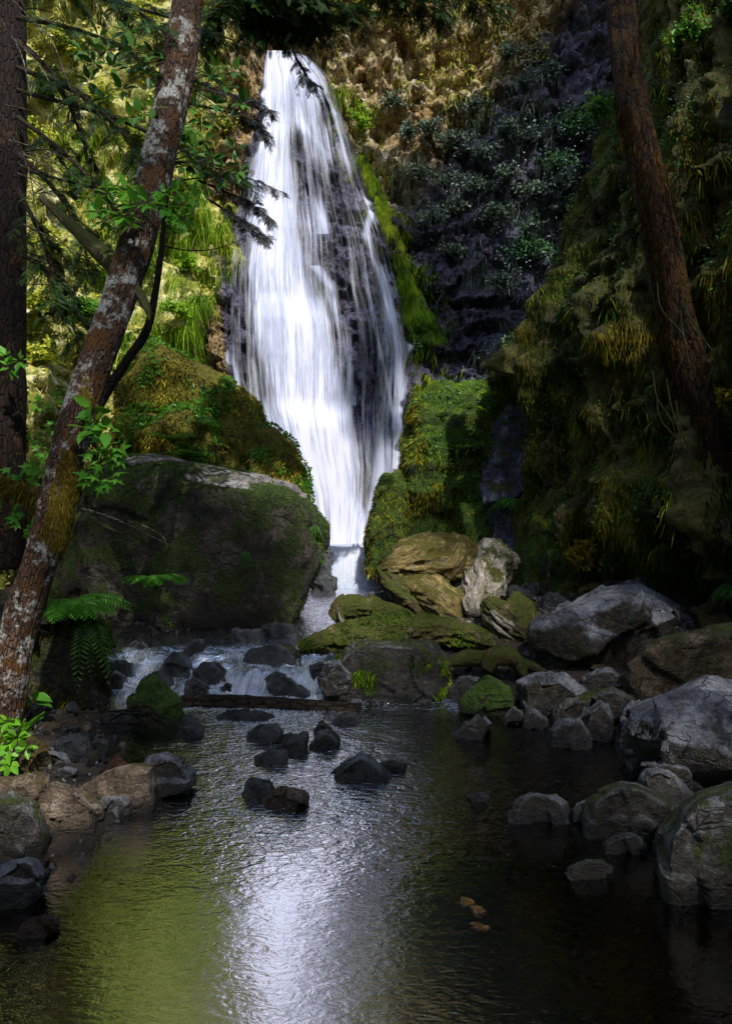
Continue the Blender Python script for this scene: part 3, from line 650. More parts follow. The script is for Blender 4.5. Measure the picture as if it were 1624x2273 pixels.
def ribbons(n, top, bot, edges, surf, dens, wid, bag, ks=14, amin=.12, amax=.75, len_=(40, 260), lx=1.):
    for _ in range(n):
        u = rng.random(); y0 = top + (bot - top) * rng.random(); L = rng.uniform(*len_)
        t = np.linspace(0, 1, ks); py = np.clip(y0 + L * t, top, bot)
        uu = np.clip(u + .02 * np.cumsum(rng.normal(size=ks)) * .25 * lx, .01, .99)
        l, r = edges(py); px = l + (r - l) * uu
        dd = dens(px, py)
        if rng.random() > dd.mean() * 1.1 + .05: continue
        Yc = surf(uu, py) - rng.uniform(.01, .08)
        C = np.stack([P(a, b, y) for a, b, y in zip(px, py, Yc)])
        w_ = wid * rng.uniform(.4, 1.6) * (np.sin(PI * (.08 + .9 * t)) ** .6)
        X = np.array([1, 0, 0]) * w_[:, None]
        V = np.stack([C - X, C, C + X], 1).reshape(-1, 3)
        a = rng.uniform(amin, amax) * np.sin(PI * (.03 + .94 * t ** .7)) * np.clip(dd * 2.2, .25, 1)
        A = np.stack([a * 0, a, a * 0], 1).ravel()
        bag.add(V, grid_faces(ks, 3), A)
def surf_lookup(uu, py):
    i = np.clip((uu * (nu - 1)).astype(int), 0, nu - 1); j = np.clip(((py - 112) / (1216 - 112) * (nv - 1)).astype(int), 0, nv - 1)
    return YF[i, j]
B = Bag(); ribbons(1500, 118, 1212, fall_edges, surf_lookup, fall_dens, .04, B, amin=.05, amax=.4, len_=(60, 320), lx=.6); B.build('water_strands', M['strand'], root)

def small_fall(name, label, x0, x1, py0, py1, X0, X1, Y0, Y1, n, wid, dens=.8, strand=.6, arch=.06):
    dens *= .8 if x1 < 730 else 1.4
    "a little step: pours over at (x0..x1, py0), lands at (X0..X1, py1)"
    nu, nv = 60, 60
    U, T = np.meshgrid(np.linspace(0, 1, nu), np.linspace(0, 1, nv), indexing='ij')
    e = 0 * arch * np.abs(U - .5) ** 2 * 4 * (py1 - py0)
    def pos(U, T):
        px = (x0 + (x1 - x0) * U) * (1 - T ** .7) + (X0 + (X1 - X0) * U) * T ** .7
        py = py0 + (py1 - py0) * T ** 1.3 + arch * (np.abs(U - .5) * 2) ** 2 * (py1 - py0) * (1 - T)
        py = py + (.1 * fbm(V3(U * 7, U * 0 + x0, U * 0), 3)) * (py1 - py0) * (1 - T)
        Y = Y0 + (Y1 - Y0) * T ** .6 + .05 * vnoise(V3(U * 9, T * 2, U * 0 + x0))
        return V3((px - CX) / F * Y, Y, H + (HY - py) / F * Y)
    Vv = pos(U, T); c = Vv.reshape(-1, 3).mean(0); c[2] = Vv[..., 2].min()
    rt = empty(name, c, label, 'cascade')
    d = dens * sstep(0, .14, U) * sstep(0, .14, 1 - U) * (.8 + .4 * fbm(V3(U * 6, T * 1.2, U * 0 + x0), 2))
    mk('water_sheet', Vv.reshape(-1, 3), grid_faces(nu, nv), M['fall'], rt, attr={'fu': U.ravel() * (x1 - x0) / 150. + x0, 'fv': T.ravel() * .6, 'dens': d.ravel()})
    bg_ = Bag(); ks = 10
    for _ in range(n):
        u = rng.uniform(.03, .97); t = np.linspace(rng.uniform(0, .4), rng.uniform(.6, 1), ks)
        C = pos(np.clip(u + .012 * np.cumsum(rng.normal(size=ks)), 0, 1), t) - np.array([0, rng.uniform(.01, .06), 0])
        X = np.array([1, 0, 0]) * (wid * rng.uniform(.4, 1.5) * np.sin(PI * np.linspace(.1, .9, ks)))[:, None]
        a = rng.uniform(.2, 1) * strand * np.sin(PI * np.linspace(.08, .95, ks))
        bg_.add(np.stack([C - X, C, C + X], 1).reshape(-1, 3), grid_faces(ks, 3), np.stack([a * 0, a, a * 0], 1).ravel())
    bg_.build('water_strands', M['strand'], rt)
small_fall('cascade', 'broad pale blue cascade fanning out just below the foot of the waterfall', 752, 822, 1216, 1318, 732, 848, 13.2, 12.45, 300, .014, 1.0, .6, .3)
small_fall('cascade', 'thin comb of white trickles over the black ledge beside the mossy flat log', 590, 690, 1453, 1484, 588, 694, 7.45, 7.32, 90, .006, .4, .9, 0)
small_fall('cascade', 'blue trickling step at the left end of the rapids, under the big boulder', 288, 342, 1470, 1502, 290, 345, 7.2, 7.08, 50, .006, .5, .8)
small_fall('cascade', 'white water sliding between black rocks just above the log lying in the stream', 500, 610, 1490, 1553, 470, 590, 7.05, 6.62, 130, .009, .75, .7)
small_fall('cascade', 'narrow white spout at the right end of the log lying in the stream', 692, 716, 1508, 1554, 690, 722, 6.85, 6.66, 40, .007, .8, .9)
small_fall('cascade', 'small spout falling into the rapids behind the dark rounded rock', 490, 540, 1440, 1475, 495, 545, 7.45, 7.25, 50, .006, .6, .8)
small_fall('cascade', 'tiny chute beside the green mossy boulder', 262, 284, 1535, 1568, 258, 282, 6.6, 6.45, 24, .006, .7, .8)
# ------------------------------------------------------------------ boulders and stones
def moss_on(parent, V, Fc, n, mat, L, W, droop, wfun, dirf=.6, tint=(.2, .9), name='moss', seed=1.):
    Pt, N = sample(V, Fc, n, wfun)
    if not len(Pt): return
    D = N * dirf + rng.normal(size=N.shape) * .45 + np.array([0, 0, .15])
    ll = rng.uniform(*L, len(Pt)); cl = fbm(Pt * 2.2 + seed, 3)
    Vb, Fb, k = blades(Pt, D, ll, rng.uniform(*W, len(Pt)), droop)
    tt = np.clip(rng.uniform(*tint, len(Pt)) + cl * .45, 0, 1)
    o = mk(name, Vb, Fb, mat, parent, attr={'tint': rep(tt, k)}); o['kind'] = 'stuff'; return o
up = lambda a, b: (lambda c, n: sstep(a, b, n[:, 2]))
any_ = lambda c, n: 1 + 0 * c[:, 0]
clump = lambda thr, sc=1.8: (lambda c, n: sstep(thr, thr + .25, fbm(c * sc, 3)) * (n[:, 1] < .4))

# great boulder, left: overhangs the stream
o_, V, Fc = rock('boulder', 'huge dark moss-streaked boulder overhanging the stream at left, pale ledge along its top', 'boulder',
    [(175, 1060), (250, 1026), (340, 1014), (430, 1040), (520, 1062), (640, 1085), (700, 1125), (722, 1165), (728, 1210), (714, 1252), (685, 1282), (668, 1330), (655, 1362), (590, 1380), (500, 1400), (330, 1415), (180, 1400), (110, 1290), (130, 1150)],
    8.6, M['bigmoss'], d=2.9, sink=.1, front=.8, top=[(330, 1040, 8.9), (520, 1085, 8.8), (660, 1118, 9.), (300, 1016, 10.6), (480, 1030, 11)], res=90, rough=.025, strata=.008, seed=3, freq=1.8, tilt=(.3, .2, 1), facet=.035)
moss_on(o_, V, Fc, 9000, M['gmoss'], (.02, .07), (.006, .014), .6, lambda c, n: sstep(.0, .5, n[:, 2]) * sstep(-.1, .3, fbm(c * 1.7, 3)) + .5 * clump(.15)(c, n), tint=(.0, .5))
# the bare ledge: a slab of the same boulder
hv, hf = shape_rock([[P(*t) for t in [(265, 1028, 9.4), (335, 1013, 9.9), (430, 1036, 9.9), (520, 1062, 9.8), (640, 1082, 9.6), (690, 1110, 9.4), (600, 1104, 8.85), (480, 1090, 8.75), (390, 1072, 8.8), (300, 1044, 9.), (400, 1058, 8.9), (560, 1078, 9.0),
    (265, 1040, 9.4), (690, 1122, 9.4), (480, 1098, 8.8), (600, 1112, 8.9)]]], res=70, soft=1, rough=.03, strata=.012, seed=11, facet=.04)
led = mk('ledge', hv + np.array([0, -.04, .07]), hf, M['toprock'], o_); led['label'] = 'pale bare rock ledge'

o_, V, Fc = rock('mossy_boulder', 'tall lumpy gold and green mossy rock rising behind the huge dark boulder', 'boulder',
    [(255, 1040), (250, 900), (262, 842), (300, 790), (330, 768), (380, 800), (450, 812), (500, 824), (548, 848), (560, 960), (540, 1075)], 11.2, M['mossy'], d=1.3, sink=.4,
    extra=[([(500, 860), (550, 848), (582, 884), (592, 925), (600, 1000), (540, 1060), (480, 1000)], 11.3, 1.1), ([(560, 940), (610, 945), (650, 988), (671, 1040), (676, 1105), (600, 1110), (545, 1080), (540, 1000)], 11.1, 1.), ([(300, 960), (420, 930), (500, 980), (480, 1060), (330, 1050)], 10.6, 1.2)],
    res=90, rough=.04, seed=5, freq=1.9, facet=.07)
moss_on(o_, V, Fc, 15000, M['moss'], (.03, .1), (.008, .018), .8, lambda c, n: (n[:, 1] < .4) * (.15 + sstep(-.1, .3, fbm(c * 1.6, 3))), tint=(.0, .8))
Pt, N = sample(V, Fc, 9000, lambda c, n: (n[:, 1] < .35) * sstep(.0, .3, fbm(c * 1.9 + 11, 3)))
Vl, Fl = inst(*LEAF, Pt + N * .05, frames(N + rng.normal(size=N.shape) * .6), rng.uniform(.03, .085, len(Pt)))
mk('leaves', Vl, Fl, M['broad'], o_, attr={'tint': rep(rng.beta(2, 3, len(Pt)), 4)})['kind'] = 'stuff'

o_, V, Fc = rock('mossy_boulder', 'big square-shouldered mossy block right of the foot of the waterfall, yellow-green on top', 'boulder',
    [(905, 917), (914, 877), (928, 868), (977, 843), (1037, 842), (1092, 852), (1150, 860), (1205, 890), (1222, 1000), (1195, 1100), (1180, 1220), (1092, 1235), (905, 1235), (876, 1160), (892, 1040)], 11.9, M['greenmoss'], d=1.3, sink=.5, front=.8, res=95, rough=.06, seed=8, freq=2.2, facet=.09)
BLK = (V, Fc)
moss_on(o_, V, Fc, 9000, M['moss'], (.03, .09), (.007, .015), .9, lambda c, n: (n[:, 1] < .4) * sstep(.35, .1, (c[:, 0] - .6) / 3 + .35 * fbm(c * 1.5, 3)) * (.3 + sstep(-.1, .3, fbm(c * 2.2 + 9, 3))), tint=(.05, .8), name='hanging_moss')
moss_on(o_, V, Fc, 6000, M['lime'], (.04, .12), (.007, .013), .5, lambda c, n: sstep(.2, .8, n[:, 2]) + .25 * sstep(.1, .4, fbm(c * 1.9 + 4, 3)) * (n[:, 1] < .3), tint=(.1, .9), name='grass')
Pt, N = sample(V, Fc, 4500, lambda c, n: (n[:, 1] < .2) * sstep(.0, .35, fbm(c * 2.1 + 14, 3)))
Vl, Fl = inst(*LEAF, Pt + N * .03, frames(N + rng.normal(size=N.shape) * .6), rng.uniform(.025, .07, len(Pt)))
mk('leaves', Vl, Fl, M['dim'], o_, attr={'tint': rep(rng.random(len(Pt)), 4)})['kind'] = 'stuff'
o_, V, Fc = rock('mossy_boulder', 'rounded mossy shoulder of rock touching the water at the right foot of the waterfall', 'boulder',
    [(813, 1222), (812, 1192), (828, 1110), (850, 1054), (887, 1042), (905, 1080), (905, 1225)], 11.7, M['greenmoss'], d=1.0, sink=.4, res=70, rough=.05, seed=9, freq=2., facet=.06)
moss_on(o_, V, Fc, 4500, M['moss'], (.03, .08), (.007, .014), .9, any_, tint=(.1, .8), name='hanging_moss')
o_, V, Fc = rock('mossy_boulder', 'dark leafy mound of moss between the square block and the gorge wall', 'boulder',
    [(1160, 1215), (1170, 1140), (1212, 1067), (1262, 1055), (1337, 1082), (1380, 1150), (1370, 1270), (1262, 1305), (1165, 1292)], 10.0, M['greenmoss'], d=1.8, sink=.4, res=70, rough=.07, seed=10, freq=1.7)
MND = (V, Fc)
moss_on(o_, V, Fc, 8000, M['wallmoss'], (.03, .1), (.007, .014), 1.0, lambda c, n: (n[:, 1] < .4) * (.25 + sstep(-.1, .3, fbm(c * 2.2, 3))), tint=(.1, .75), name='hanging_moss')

o_, V, Fc = rock('mossy_boulder', 'squat dark mossy boulder on the left bank below the sword fern', 'boulder',
    [(40, 1420), (70, 1350), (120, 1335), (185, 1352), (238, 1388), (246, 1447), (242, 1520), (228, 1570), (150, 1580), (55, 1560)], 6.2, M['bigmoss'], d=1.0, sink=.2, res=60, rough=.04, seed=12, freq=1.4)
moss_on(o_, V, Fc, 5000, M['moss'], (.03, .1), (.004, .009), 1., lambda c, n: (n[:, 1] < .4) * (.1 + sstep(.35, .8, n[:, 2]) + sstep(.0, .35, fbm(c * 3, 3))), tint=(.0, .5))

def R(label, outl, Y, mat='grey', cat='rock', name='rock', dz=0., **kw):
    kw.setdefault('seed', int(outl[0][0] * 3 + outl[0][1]) % 97)
    kw['res'] = int(kw.get('res', 30) * 1.45); kw['soft'] = max(0, kw.get('soft', 1) - 1)
    q = rock(name, label, cat, outl, Y, M[mat], **kw); q[0].location.z += dz; return q

# ---- right bank
R('blue-grey wet rock face between the square mossy block and the gorge wall', [(1085, 1120), (1100, 1000), (1092, 930), (1120, 880), (1150, 858), (1200, 876), (1226, 915), (1218, 960), (1236, 1030), (1200, 1100), (1150, 1150)], 11.5, 'blue', 'rock', 'rock', d=1.2, res=56, sink=.6, facet=.2, rough=.06, freq=1.8)
R('small wet black rock at the right lip of the lower cascade', [(818, 1240), (822, 1218), (838, 1206), (856, 1222), (852, 1245)], 12.6, 'wet', d=.4)
R('broad slate boulder with a smooth tilted grey top and dark flank, right bank', [(1197, 1399), (1247, 1369), (1337, 1314), (1422, 1293), (1477, 1316), (1532, 1352), (1512, 1407), (1440, 1455), (1352, 1492), (1287, 1502), (1215, 1485)], 7.0, 'slab', 'boulder', 'boulder', d=1.7, front=.6,
  top=[(1200, 1402, 7.0), (1280, 1420, 6.95), (1352, 1432, 6.9), (1460, 1395, 6.95), (1530, 1356, 7.1), (1425, 1294, 9.), (1330, 1318, 8.6)], res=60, rough=.014, strata=.010, soft=1, tilt=(.15, -.5, 1), moss=.2)
R('long brown-stained slab lying above the largest grey boulder at the right edge', [(1377, 1470), (1415, 1447), (1470, 1425), (1560, 1408), (1700, 1392), (1700, 1510), (1560, 1530), (1430, 1554), (1390, 1522)], 6.1, 'darkbrown', 'boulder', 'boulder', d=1.0, front=.9, top=[(1500, 1418, 6.2), (1680, 1385, 6.9)], res=50, rough=.02, soft=1)
R('largest grey boulder of the right bank with a flat speckled top, at the right edge', [(1367, 1655), (1372, 1597), (1387, 1572), (1462, 1537), (1532, 1507), (1572, 1499), (1640, 1520), (1730, 1560), (1730, 1720), (1624, 1714), (1530, 1700), (1430, 1690), (1385, 1690)], 4.85, 'slab', 'boulder', 'boulder', d=1.25, front=.7,
  top=[(1372, 1597, 4.85), (1420, 1625, 4.75), (1470, 1648, 4.7), (1530, 1662, 4.65), (1582, 1650, 4.6), (1640, 1690, 4.5), (1730, 1700, 4.5), (1570, 1500, 6.0), (1640, 1520, 6.0)], res=64, rough=.012, strata=.006, soft=1, tilt=(.2, -.5, 1))
R('big speckled boulder in the bottom right corner, standing in the pool', [(1462, 1935), (1464, 1892), (1470, 1850), (1502, 1802), (1552, 1764), (1624, 1747), (1720, 1745), (1720, 2035), (1612, 2014), (1537, 2004), (1475, 1985)], 3.3, 'greymoss', 'boulder', 'boulder', d=.75, res=60, rough=.03, soft=2, front=.78)
R('low moss-furred oval boulder leaning on the bottom right boulder', [(1290, 1812), (1300, 1779), (1337, 1750), (1377, 1735), (1412, 1735), (1462, 1758), (1502, 1788), (1506, 1815), (1470, 1846), (1387, 1838), (1310, 1828)], 3.95, 'greymoss', 'boulder', 'boulder', d=.45, res=44, soft=3, rough=.03)
R('smooth blue-grey rock standing alone in the right of the pool', [(1120, 1818), (1137, 1783), (1162, 1763), (1197, 1757), (1237, 1764), (1260, 1780), (1264, 1802), (1237, 1812), (1182, 1820)], 4.15, 'grey', d=.3, res=40, soft=2)
R('small pale stone wedged between the lone pool rock and the furred oval boulder', [(1268, 1798), (1288, 1777), (1306, 1776), (1302, 1806), (1280, 1808)], 4.15, 'pale', d=.15)
R('pointed grey rock behind the furred oval boulder', [(1413, 1730), (1430, 1703), (1462, 1697), (1502, 1716), (1532, 1760), (1516, 1780), (1437, 1765)], 4.4, 'grey', d=.5, res=36)
R('thin flat slab lying under the overhang of the largest grey boulder', [(1418, 1698), (1460, 1690), (1530, 1706), (1545, 1722), (1500, 1716), (1440, 1706)], 4.6, 'slab', d=.3)
R('flat dark stone just breaking the water left of the bottom right boulder', [(1334, 1874), (1362, 1857), (1412, 1850), (1430, 1868), (1447, 1888), (1400, 1893), (1356, 1892)], 3.8, 'slab', d=.3, res=34)
R('low diamond-shaped stone awash in the dark part of the pool', [(1257, 1929), (1292, 1911), (1337, 1907), (1368, 1924), (1350, 1938), (1310, 1948)], 3.55, 'greymoss', d=.25, res=34)
R('square grey rock with a wet foot at the back of the right pool', [(1210, 1656), (1216, 1622), (1250, 1594), (1290, 1602), (1308, 1630), (1298, 1660)], 5.4, 'grey', d=.35, res=36)
R('upright five-sided grey rock on the right bank', [(1297, 1612), (1305, 1582), (1332, 1548), (1362, 1592), (1358, 1632), (1312, 1640)], 5.55, 'grey', d=.35, res=36, soft=1)
R('tilted stone with a mossy edge behind the upright five-sided rock', [(1215, 1612), (1227, 1574), (1262, 1554), (1304, 1550), (1296, 1590), (1262, 1600)], 5.85, 'greymoss', d=.4)
R('long dark-flanked slab pointing right, above the square wet-footed rock', [(1150, 1516), (1192, 1502), (1247, 1502), (1304, 1543), (1292, 1560), (1222, 1586), (1160, 1576)], 6.15, 'slab', d=.6, top=[(1190, 1502, 6.6), (1250, 1504, 6.6), (1300, 1545, 6.3), (1200, 1525, 6.15)], res=40, soft=1)
R('grey dome-shaped rock between the slate boulder and the long brown slab', [(1286, 1512), (1300, 1496), (1352, 1482), (1377, 1500), (1388, 1530), (1300, 1532)], 6.5, 'grey', d=.5, res=36)
R('mossy-topped grey rock left of the largest grey boulder', [(1296, 1545), (1362, 1527), (1424, 1553), (1407, 1590), (1345, 1582)], 6.0, 'greymoss', d=.5, res=36)
R('small rounded grey stone at the waterline, left of the square wet-footed rock', [(1155, 1606), (1162, 1582), (1182, 1575), (1217, 1597), (1212, 1615), (1180, 1612)], 5.85, 'grey', d=.25)
R('small angular stone at the waterline below the green mossy hump', [(1115, 1596), (1137, 1567), (1160, 1577), (1158, 1604)], 5.95, 'grey', d=.22)
R('flat-faced green-grey rock at the edge of the ripples, right of midstream', [(1000, 1637), (1032, 1607), (1077, 1582), (1098, 1606), (1060, 1632)], 5.6, 'grey', d=.4, res=36)
R('low bright green mossy hump at the waterline beneath the splintered wood', [(1010, 1556), (1052, 1517), (1082, 1502), (1132, 1522), (1145, 1556), (1112, 1587), (1037, 1587)], 6.2, 'greenmoss', d=.5, res=44, soft=3)
o_, V, Fc = R('blocky grey boulder with hanging green moss beneath the flat mossy log', [(712, 1495), (728, 1465), (770, 1432), (820, 1419), (900, 1426), (960, 1432), (1000, 1472), (996, 1522), (985, 1560), (900, 1570), (780, 1560), (716, 1540)], 6.45, 'greymoss', 'boulder', 'boulder', d=.8, res=60, front=.8, rough=.03, strata=.01)
moss_on(o_, V, Fc, 4500, M['gmoss'], (.02, .05), (.004, .009), .9, lambda c, n: (n[:, 1] < .3) * sstep(.05, .3, fbm(c * 4, 3)) * sstep(.52, .3, c[:, 2]), tint=(.2, .9))
R('cracked grey stone against the left end of the blocky mossy boulder', [(706, 1500), (722, 1470), (752, 1462), (782, 1492), (770, 1510), (725, 1515)], 6.4, 'grey', d=.3)
R('small grey wedge under the right end of the flat mossy log', [(990, 1530), (1022, 1502), (1064, 1502), (1056, 1532), (1020, 1538)], 6.6, 'grey', d=.3)
R('dark wet rock between the lower cascade and the driftwood stump', [(808, 1322), (812, 1312), (842, 1307), (866, 1330), (884, 1352), (840, 1355)], 8.9, 'wet', d=.5)
R('black boulder at the left side of the lower cascade', [(708, 1262), (710, 1222), (722, 1208), (736, 1224), (734, 1262)], 12.4, 'wet', d=.6)
R('small black rock at the water below the overhang, left of the lower cascade', [(688, 1310), (692, 1290), (715, 1272), (745, 1285), (742, 1312)], 11.6, 'wet', d=.5)
R('tiny stone in midstream below the lower cascade', [(756, 1371), (768, 1364), (788, 1371), (774, 1378)], 9.4, 'wet', d=.2)
R('gold moss-capped rock behind the slate boulder', [(1447, 1296), (1512, 1283), (1562, 1297), (1574, 1330), (1537, 1356), (1490, 1330)], 8.6, 'gold', d=.9, res=36)
R('angular gold and grey rock at the right edge behind the long brown slab', [(1530, 1356), (1560, 1336), (1587, 1322), (1618, 1350), (1640, 1390), (1560, 1400)], 7.5, 'gold', d=.7, res=36, soft=1)
R('pinkish rock sticking out at the right edge above the gold rock', [(1600, 1330), (1640, 1320), (1700, 1330), (1700, 1370), (1620, 1365)], 8.2, 'brown', d=.6)
for lab, ol, Y in [('green-furred mossy hump below the right leaning trunk', [(1450, 1225), (1478, 1180), (1530, 1166), (1560, 1190), (1548, 1240), (1470, 1262)], 8.8),
                   ('largest mossy hump against the gorge wall at the right edge', [(1545, 1270), (1560, 1190), (1620, 1140), (1700, 1150), (1700, 1300), (1590, 1300)], 8.0),
                   ('small mossy hump left of the green-furred one, by the foot of the gorge wall', [(1388, 1250), (1400, 1215), (1430, 1205), (1452, 1225), (1440, 1262)], 9.3)]:
    o_, V, Fc = R(lab, ol, Y, 'greenmoss', 'boulder', 'mossy_boulder', d=1.1, res=44, rough=.05, soft=3, sink=.3)
    moss_on(o_, V, Fc, 2600, M['wallmoss' if Y != 8.8 else 'gmoss'], (.03, .1), (.006, .012), 1., lambda c, n: (n[:, 1] < .4) * (.4 + sstep(-.1, .3, fbm(c * 3, 3))), tint=(.1, .8), name='hanging_moss')
# gravel bar on the right
R('dark flat stone on the gravel bar nearest the driftwood log', [(1122, 1312), (1135, 1300), (1172, 1312), (1174, 1342), (1135, 1338)], 9.0, 'wet', d=.4)
R('dark rounded stone in the middle of the gravel bar', [(1205, 1332), (1218, 1316), (1236, 1314), (1258, 1334), (1240, 1348)], 8.8, 'wet', d=.35)
R('square black stone at the back of the gravel bar', [(1152, 1316), (1160, 1298), (1192, 1296), (1196, 1318)], 9.7, 'wet', d=.4)
R('pale slab lying at the foot of the slate boulder on the gravel bar', [(1225, 1352), (1262, 1336), (1285, 1340), (1270, 1358)], 8.4, 'pale', d=.35)
R('blue-lit flat rock behind the slate boulder', [(1335, 1300), (1350, 1288), (1400, 1288), (1395, 1306)], 9.4, 'pale', d=.5)
R('low mossy rock at the left rear corner of the slate boulder', [(1275, 1330), (1285, 1305), (1325, 1296), (1345, 1312), (1320, 1335)], 9.0, 'gold', d=.5)

# ---- pool, midstream
R('dark triangular rock alone in the middle of the ripples', [(722, 1728), (760, 1692), (800, 1672), (832, 1686), (872, 1724), (800, 1736)], 4.75, 'grey', d=.35, res=44, rough=.02, soft=1)
R('dark humped rock in the near ripples, left of midstream', [(538, 1762), (550, 1738), (568, 1727), (600, 1736), (608, 1757), (565, 1772)], 4.45, 'wet', d=.25)
R('flat brown rock just breaking the ripples beside the dark humped rock', [(574, 1774), (600, 1752), (650, 1757), (682, 1768), (645, 1784)], 4.35, 'brown', d=.3)
R('black rock with a square top in the upper ripples', [(551, 1632), (575, 1609), (615, 1608), (630, 1626), (600, 1644), (572, 1648)], 5.5, 'wet', d=.3)
R('pyramid-shaped dark rock in the upper ripples', [(684, 1658), (698, 1636), (710, 1624), (735, 1627), (754, 1646), (720, 1662)], 5.35, 'grey', d=.3)
R('mossy-sided rock just behind the pyramid-shaped one', [(688, 1634), (715, 1604), (737, 1618), (735, 1634)], 5.65, 'greymoss', d=.25)
R('long low black rock in front of the pyramid-shaped one', [(613, 1664), (640, 1646), (668, 1630), (683, 1624), (677, 1660), (640, 1672)], 5.25, 'wet', d=.25)
R('small black wedge between the square-topped and pyramid-shaped rocks', [(608, 1640), (622, 1628), (655, 1628), (665, 1638), (640, 1648)], 5.5, 'wet', d=.2)
R('washed-over dome of rock below the log in the stream', [(472, 1604), (500, 1583), (550, 1576), (610, 1588), (600, 1606), (520, 1612)], 6.05, 'wet', d=.3, soft=4)
R('pale stone awash at the right end of the log in the stream', [(735, 1605), (755, 1588), (790, 1586), (800, 1604), (770, 1612)], 5.95, 'pale', d=.25)
R('flat dark rock awash far left of the triangular rock', [(563, 1678), (590, 1664), (640, 1664), (640, 1680), (600, 1688)], 5.05, 'wet', d=.2)
R('thin dark stone awash right of the triangular rock', [(845, 1700), (870, 1690), (905, 1694), (885, 1704)], 4.95, 'wet', d=.2)
R('small flat stone awash between triangle rock and right pool', [(1035, 1768), (1062, 1762), (1082, 1770), (1055, 1776)], 4.45, 'wet', d=.15)
R('orange-brown sunken stone in the dark pool', [(970, 1988), (1000, 1972), (1060, 1972), (1058, 1986), (1000, 1994)], 3.35, 'amber', d=.2, dz=-.06)
R('larger sunken brown slab beside the orange-brown sunken stone', [(965, 2016), (980, 1998), (1070, 2000), (1080, 2012), (1030, 2020)], 3.25, 'amber', d=.25, dz=-.06)
R('yellowish sunken stone nearest the camera', [(1030, 2038), (1050, 2028), (1092, 2034), (1070, 2042)], 3.15, 'amber', d=.15, dz=-.05)

# ---- rapids
for lab, ol, Y, m in [
    ('dark rounded rock shining wet in the middle of the rapids', [(425, 1492), (450, 1471), (480, 1474), (508, 1494), (500, 1516), (450, 1514)], 6.75, 'wet'),
    ('squarish dark stone at the head of the rapids under the boulder', [(410, 1442), (430, 1419), (452, 1419), (454, 1449), (420, 1456)], 7.45, 'grey'),
    ('wide black ledge the comb of trickles falls over', [(532, 1466), (555, 1436), (610, 1421), (648, 1438), (668, 1462), (655, 1482), (550, 1484)], 7.3, 'wet'),
    ('pale grey block under the overhanging boulder, beside the upper stream', [(515, 1402), (518, 1396), (582, 1396), (586, 1421), (540, 1428), (516, 1422)], 7.9, 'pale'),
    ('long dark slab under the tip of the overhanging boulder', [(586, 1395), (620, 1382), (652, 1385), (652, 1412), (600, 1420)], 8.1, 'wet'),
    ('black pointed rock just above the middle of the log in the stream', [(590, 1514), (612, 1493), (645, 1499), (692, 1536), (684, 1556), (600, 1554)], 6.6, 'wet'),
    ('dark tilted rock above the left end of the log in the stream', [(410, 1514), (432, 1498), (465, 1524), (452, 1548), (415, 1538)], 6.55, 'wet'),
    ('tall black peaked rock left of the middle of the rapids', [(345, 1490), (385, 1446), (415, 1462), (427, 1496), (380, 1505)], 6.95, 'wet'),
    ('black rock directly behind the green mossy boulder', [(298, 1534), (318, 1510), (345, 1492), (378, 1512), (384, 1545), (330, 1550)], 6.5, 'wet'),
    ('flat black rock at the far left of the rapids', [(246, 1478), (270, 1466), (300, 1470), (296, 1496), (255, 1500)], 7.0, 'wet'),
    ('grey stone against the foot of the squat mossy boulder', [(240, 1506), (258, 1490), (276, 1500), (272, 1522), (245, 1524)], 6.7, 'grey'),
    ('slanted thin slab leaning under the huge boulder at left', [(290, 1432), (300, 1420), (335, 1440), (352, 1460), (330, 1458)], 7.6, 'slab'),
    ('black stone beside the white spout at the right end of the log', [(692, 1480), (712, 1468), (728, 1475), (722, 1490), (700, 1492)], 6.9, 'wet'),
    ('small black rock in the chute above the log', [(484, 1526), (500, 1510), (522, 1518), (516, 1532)], 6.65, 'wet')]:
    R(lab, ol, Y, m, d=.4, soft=2, rough=.03, sink=.2)
o_, V, Fc = R('bright green moss-covered boulder left of the log in the stream', [(278, 1556), (284, 1545), (302, 1533), (322, 1513), (340, 1507), (362, 1524), (396, 1560), (410, 1592), (404, 1622), (350, 1622), (292, 1592)], 5.75, 'greenmoss', 'boulder', 'boulder', d=.45, res=48, soft=2)
R('black tail of rock at the water right of the bright green boulder', [(398, 1632), (412, 1592), (438, 1598), (450, 1622), (430, 1640)], 5.6, 'wet', d=.3)

# ---- left bank
R('sunlit flat-topped tan boulder on the left bank at the frame edge', [(-70, 1740), (0, 1731), (50, 1729), (125, 1739), (185, 1760), (220, 1796), (220, 1820), (190, 1848), (115, 1862), (-70, 1860)], 3.95, 'brown', 'boulder', 'boulder', d=.55, front=.85,
  top=[(0, 1795, 3.95), (130, 1800, 3.95), (200, 1802, 4.), (150, 1745, 4.5)], res=50, soft=2)
R('dark round boulder in front of the sunlit tan boulder, at the left edge', [(-80, 1790), (-20, 1768), (20, 1766), (65, 1784), (96, 1815), (112, 1850), (111, 1884), (75, 1894), (-80, 1900)], 3.7, 'greymoss', 'boulder', 'boulder', d=.35, res=46, soft=3)
R('angular slate rock with pale facets at the left water edge', [(-60, 1965), (0, 1938), (35, 1906), (65, 1899), (86, 1909), (103, 1946), (50, 1975), (-40, 2000)], 3.3, 'slab', d=.3, res=40, soft=1)
R('reddish stone lying under the water at the left', [(30, 2084), (55, 2054), (90, 2036), (110, 2030), (130, 2038), (148, 2058), (100, 2084)], 3.1, 'red', d=.3, sink=.05)
R('long brown mossy rock jutting into the pool from the left bank', [(182, 1756), (215, 1731), (260, 1709), (310, 1699), (346, 1696), (350, 1740), (335, 1778), (300, 1790), (220, 1792)], 4.3, 'brown', 'boulder', 'boulder', d=.4, res=44, soft=2)
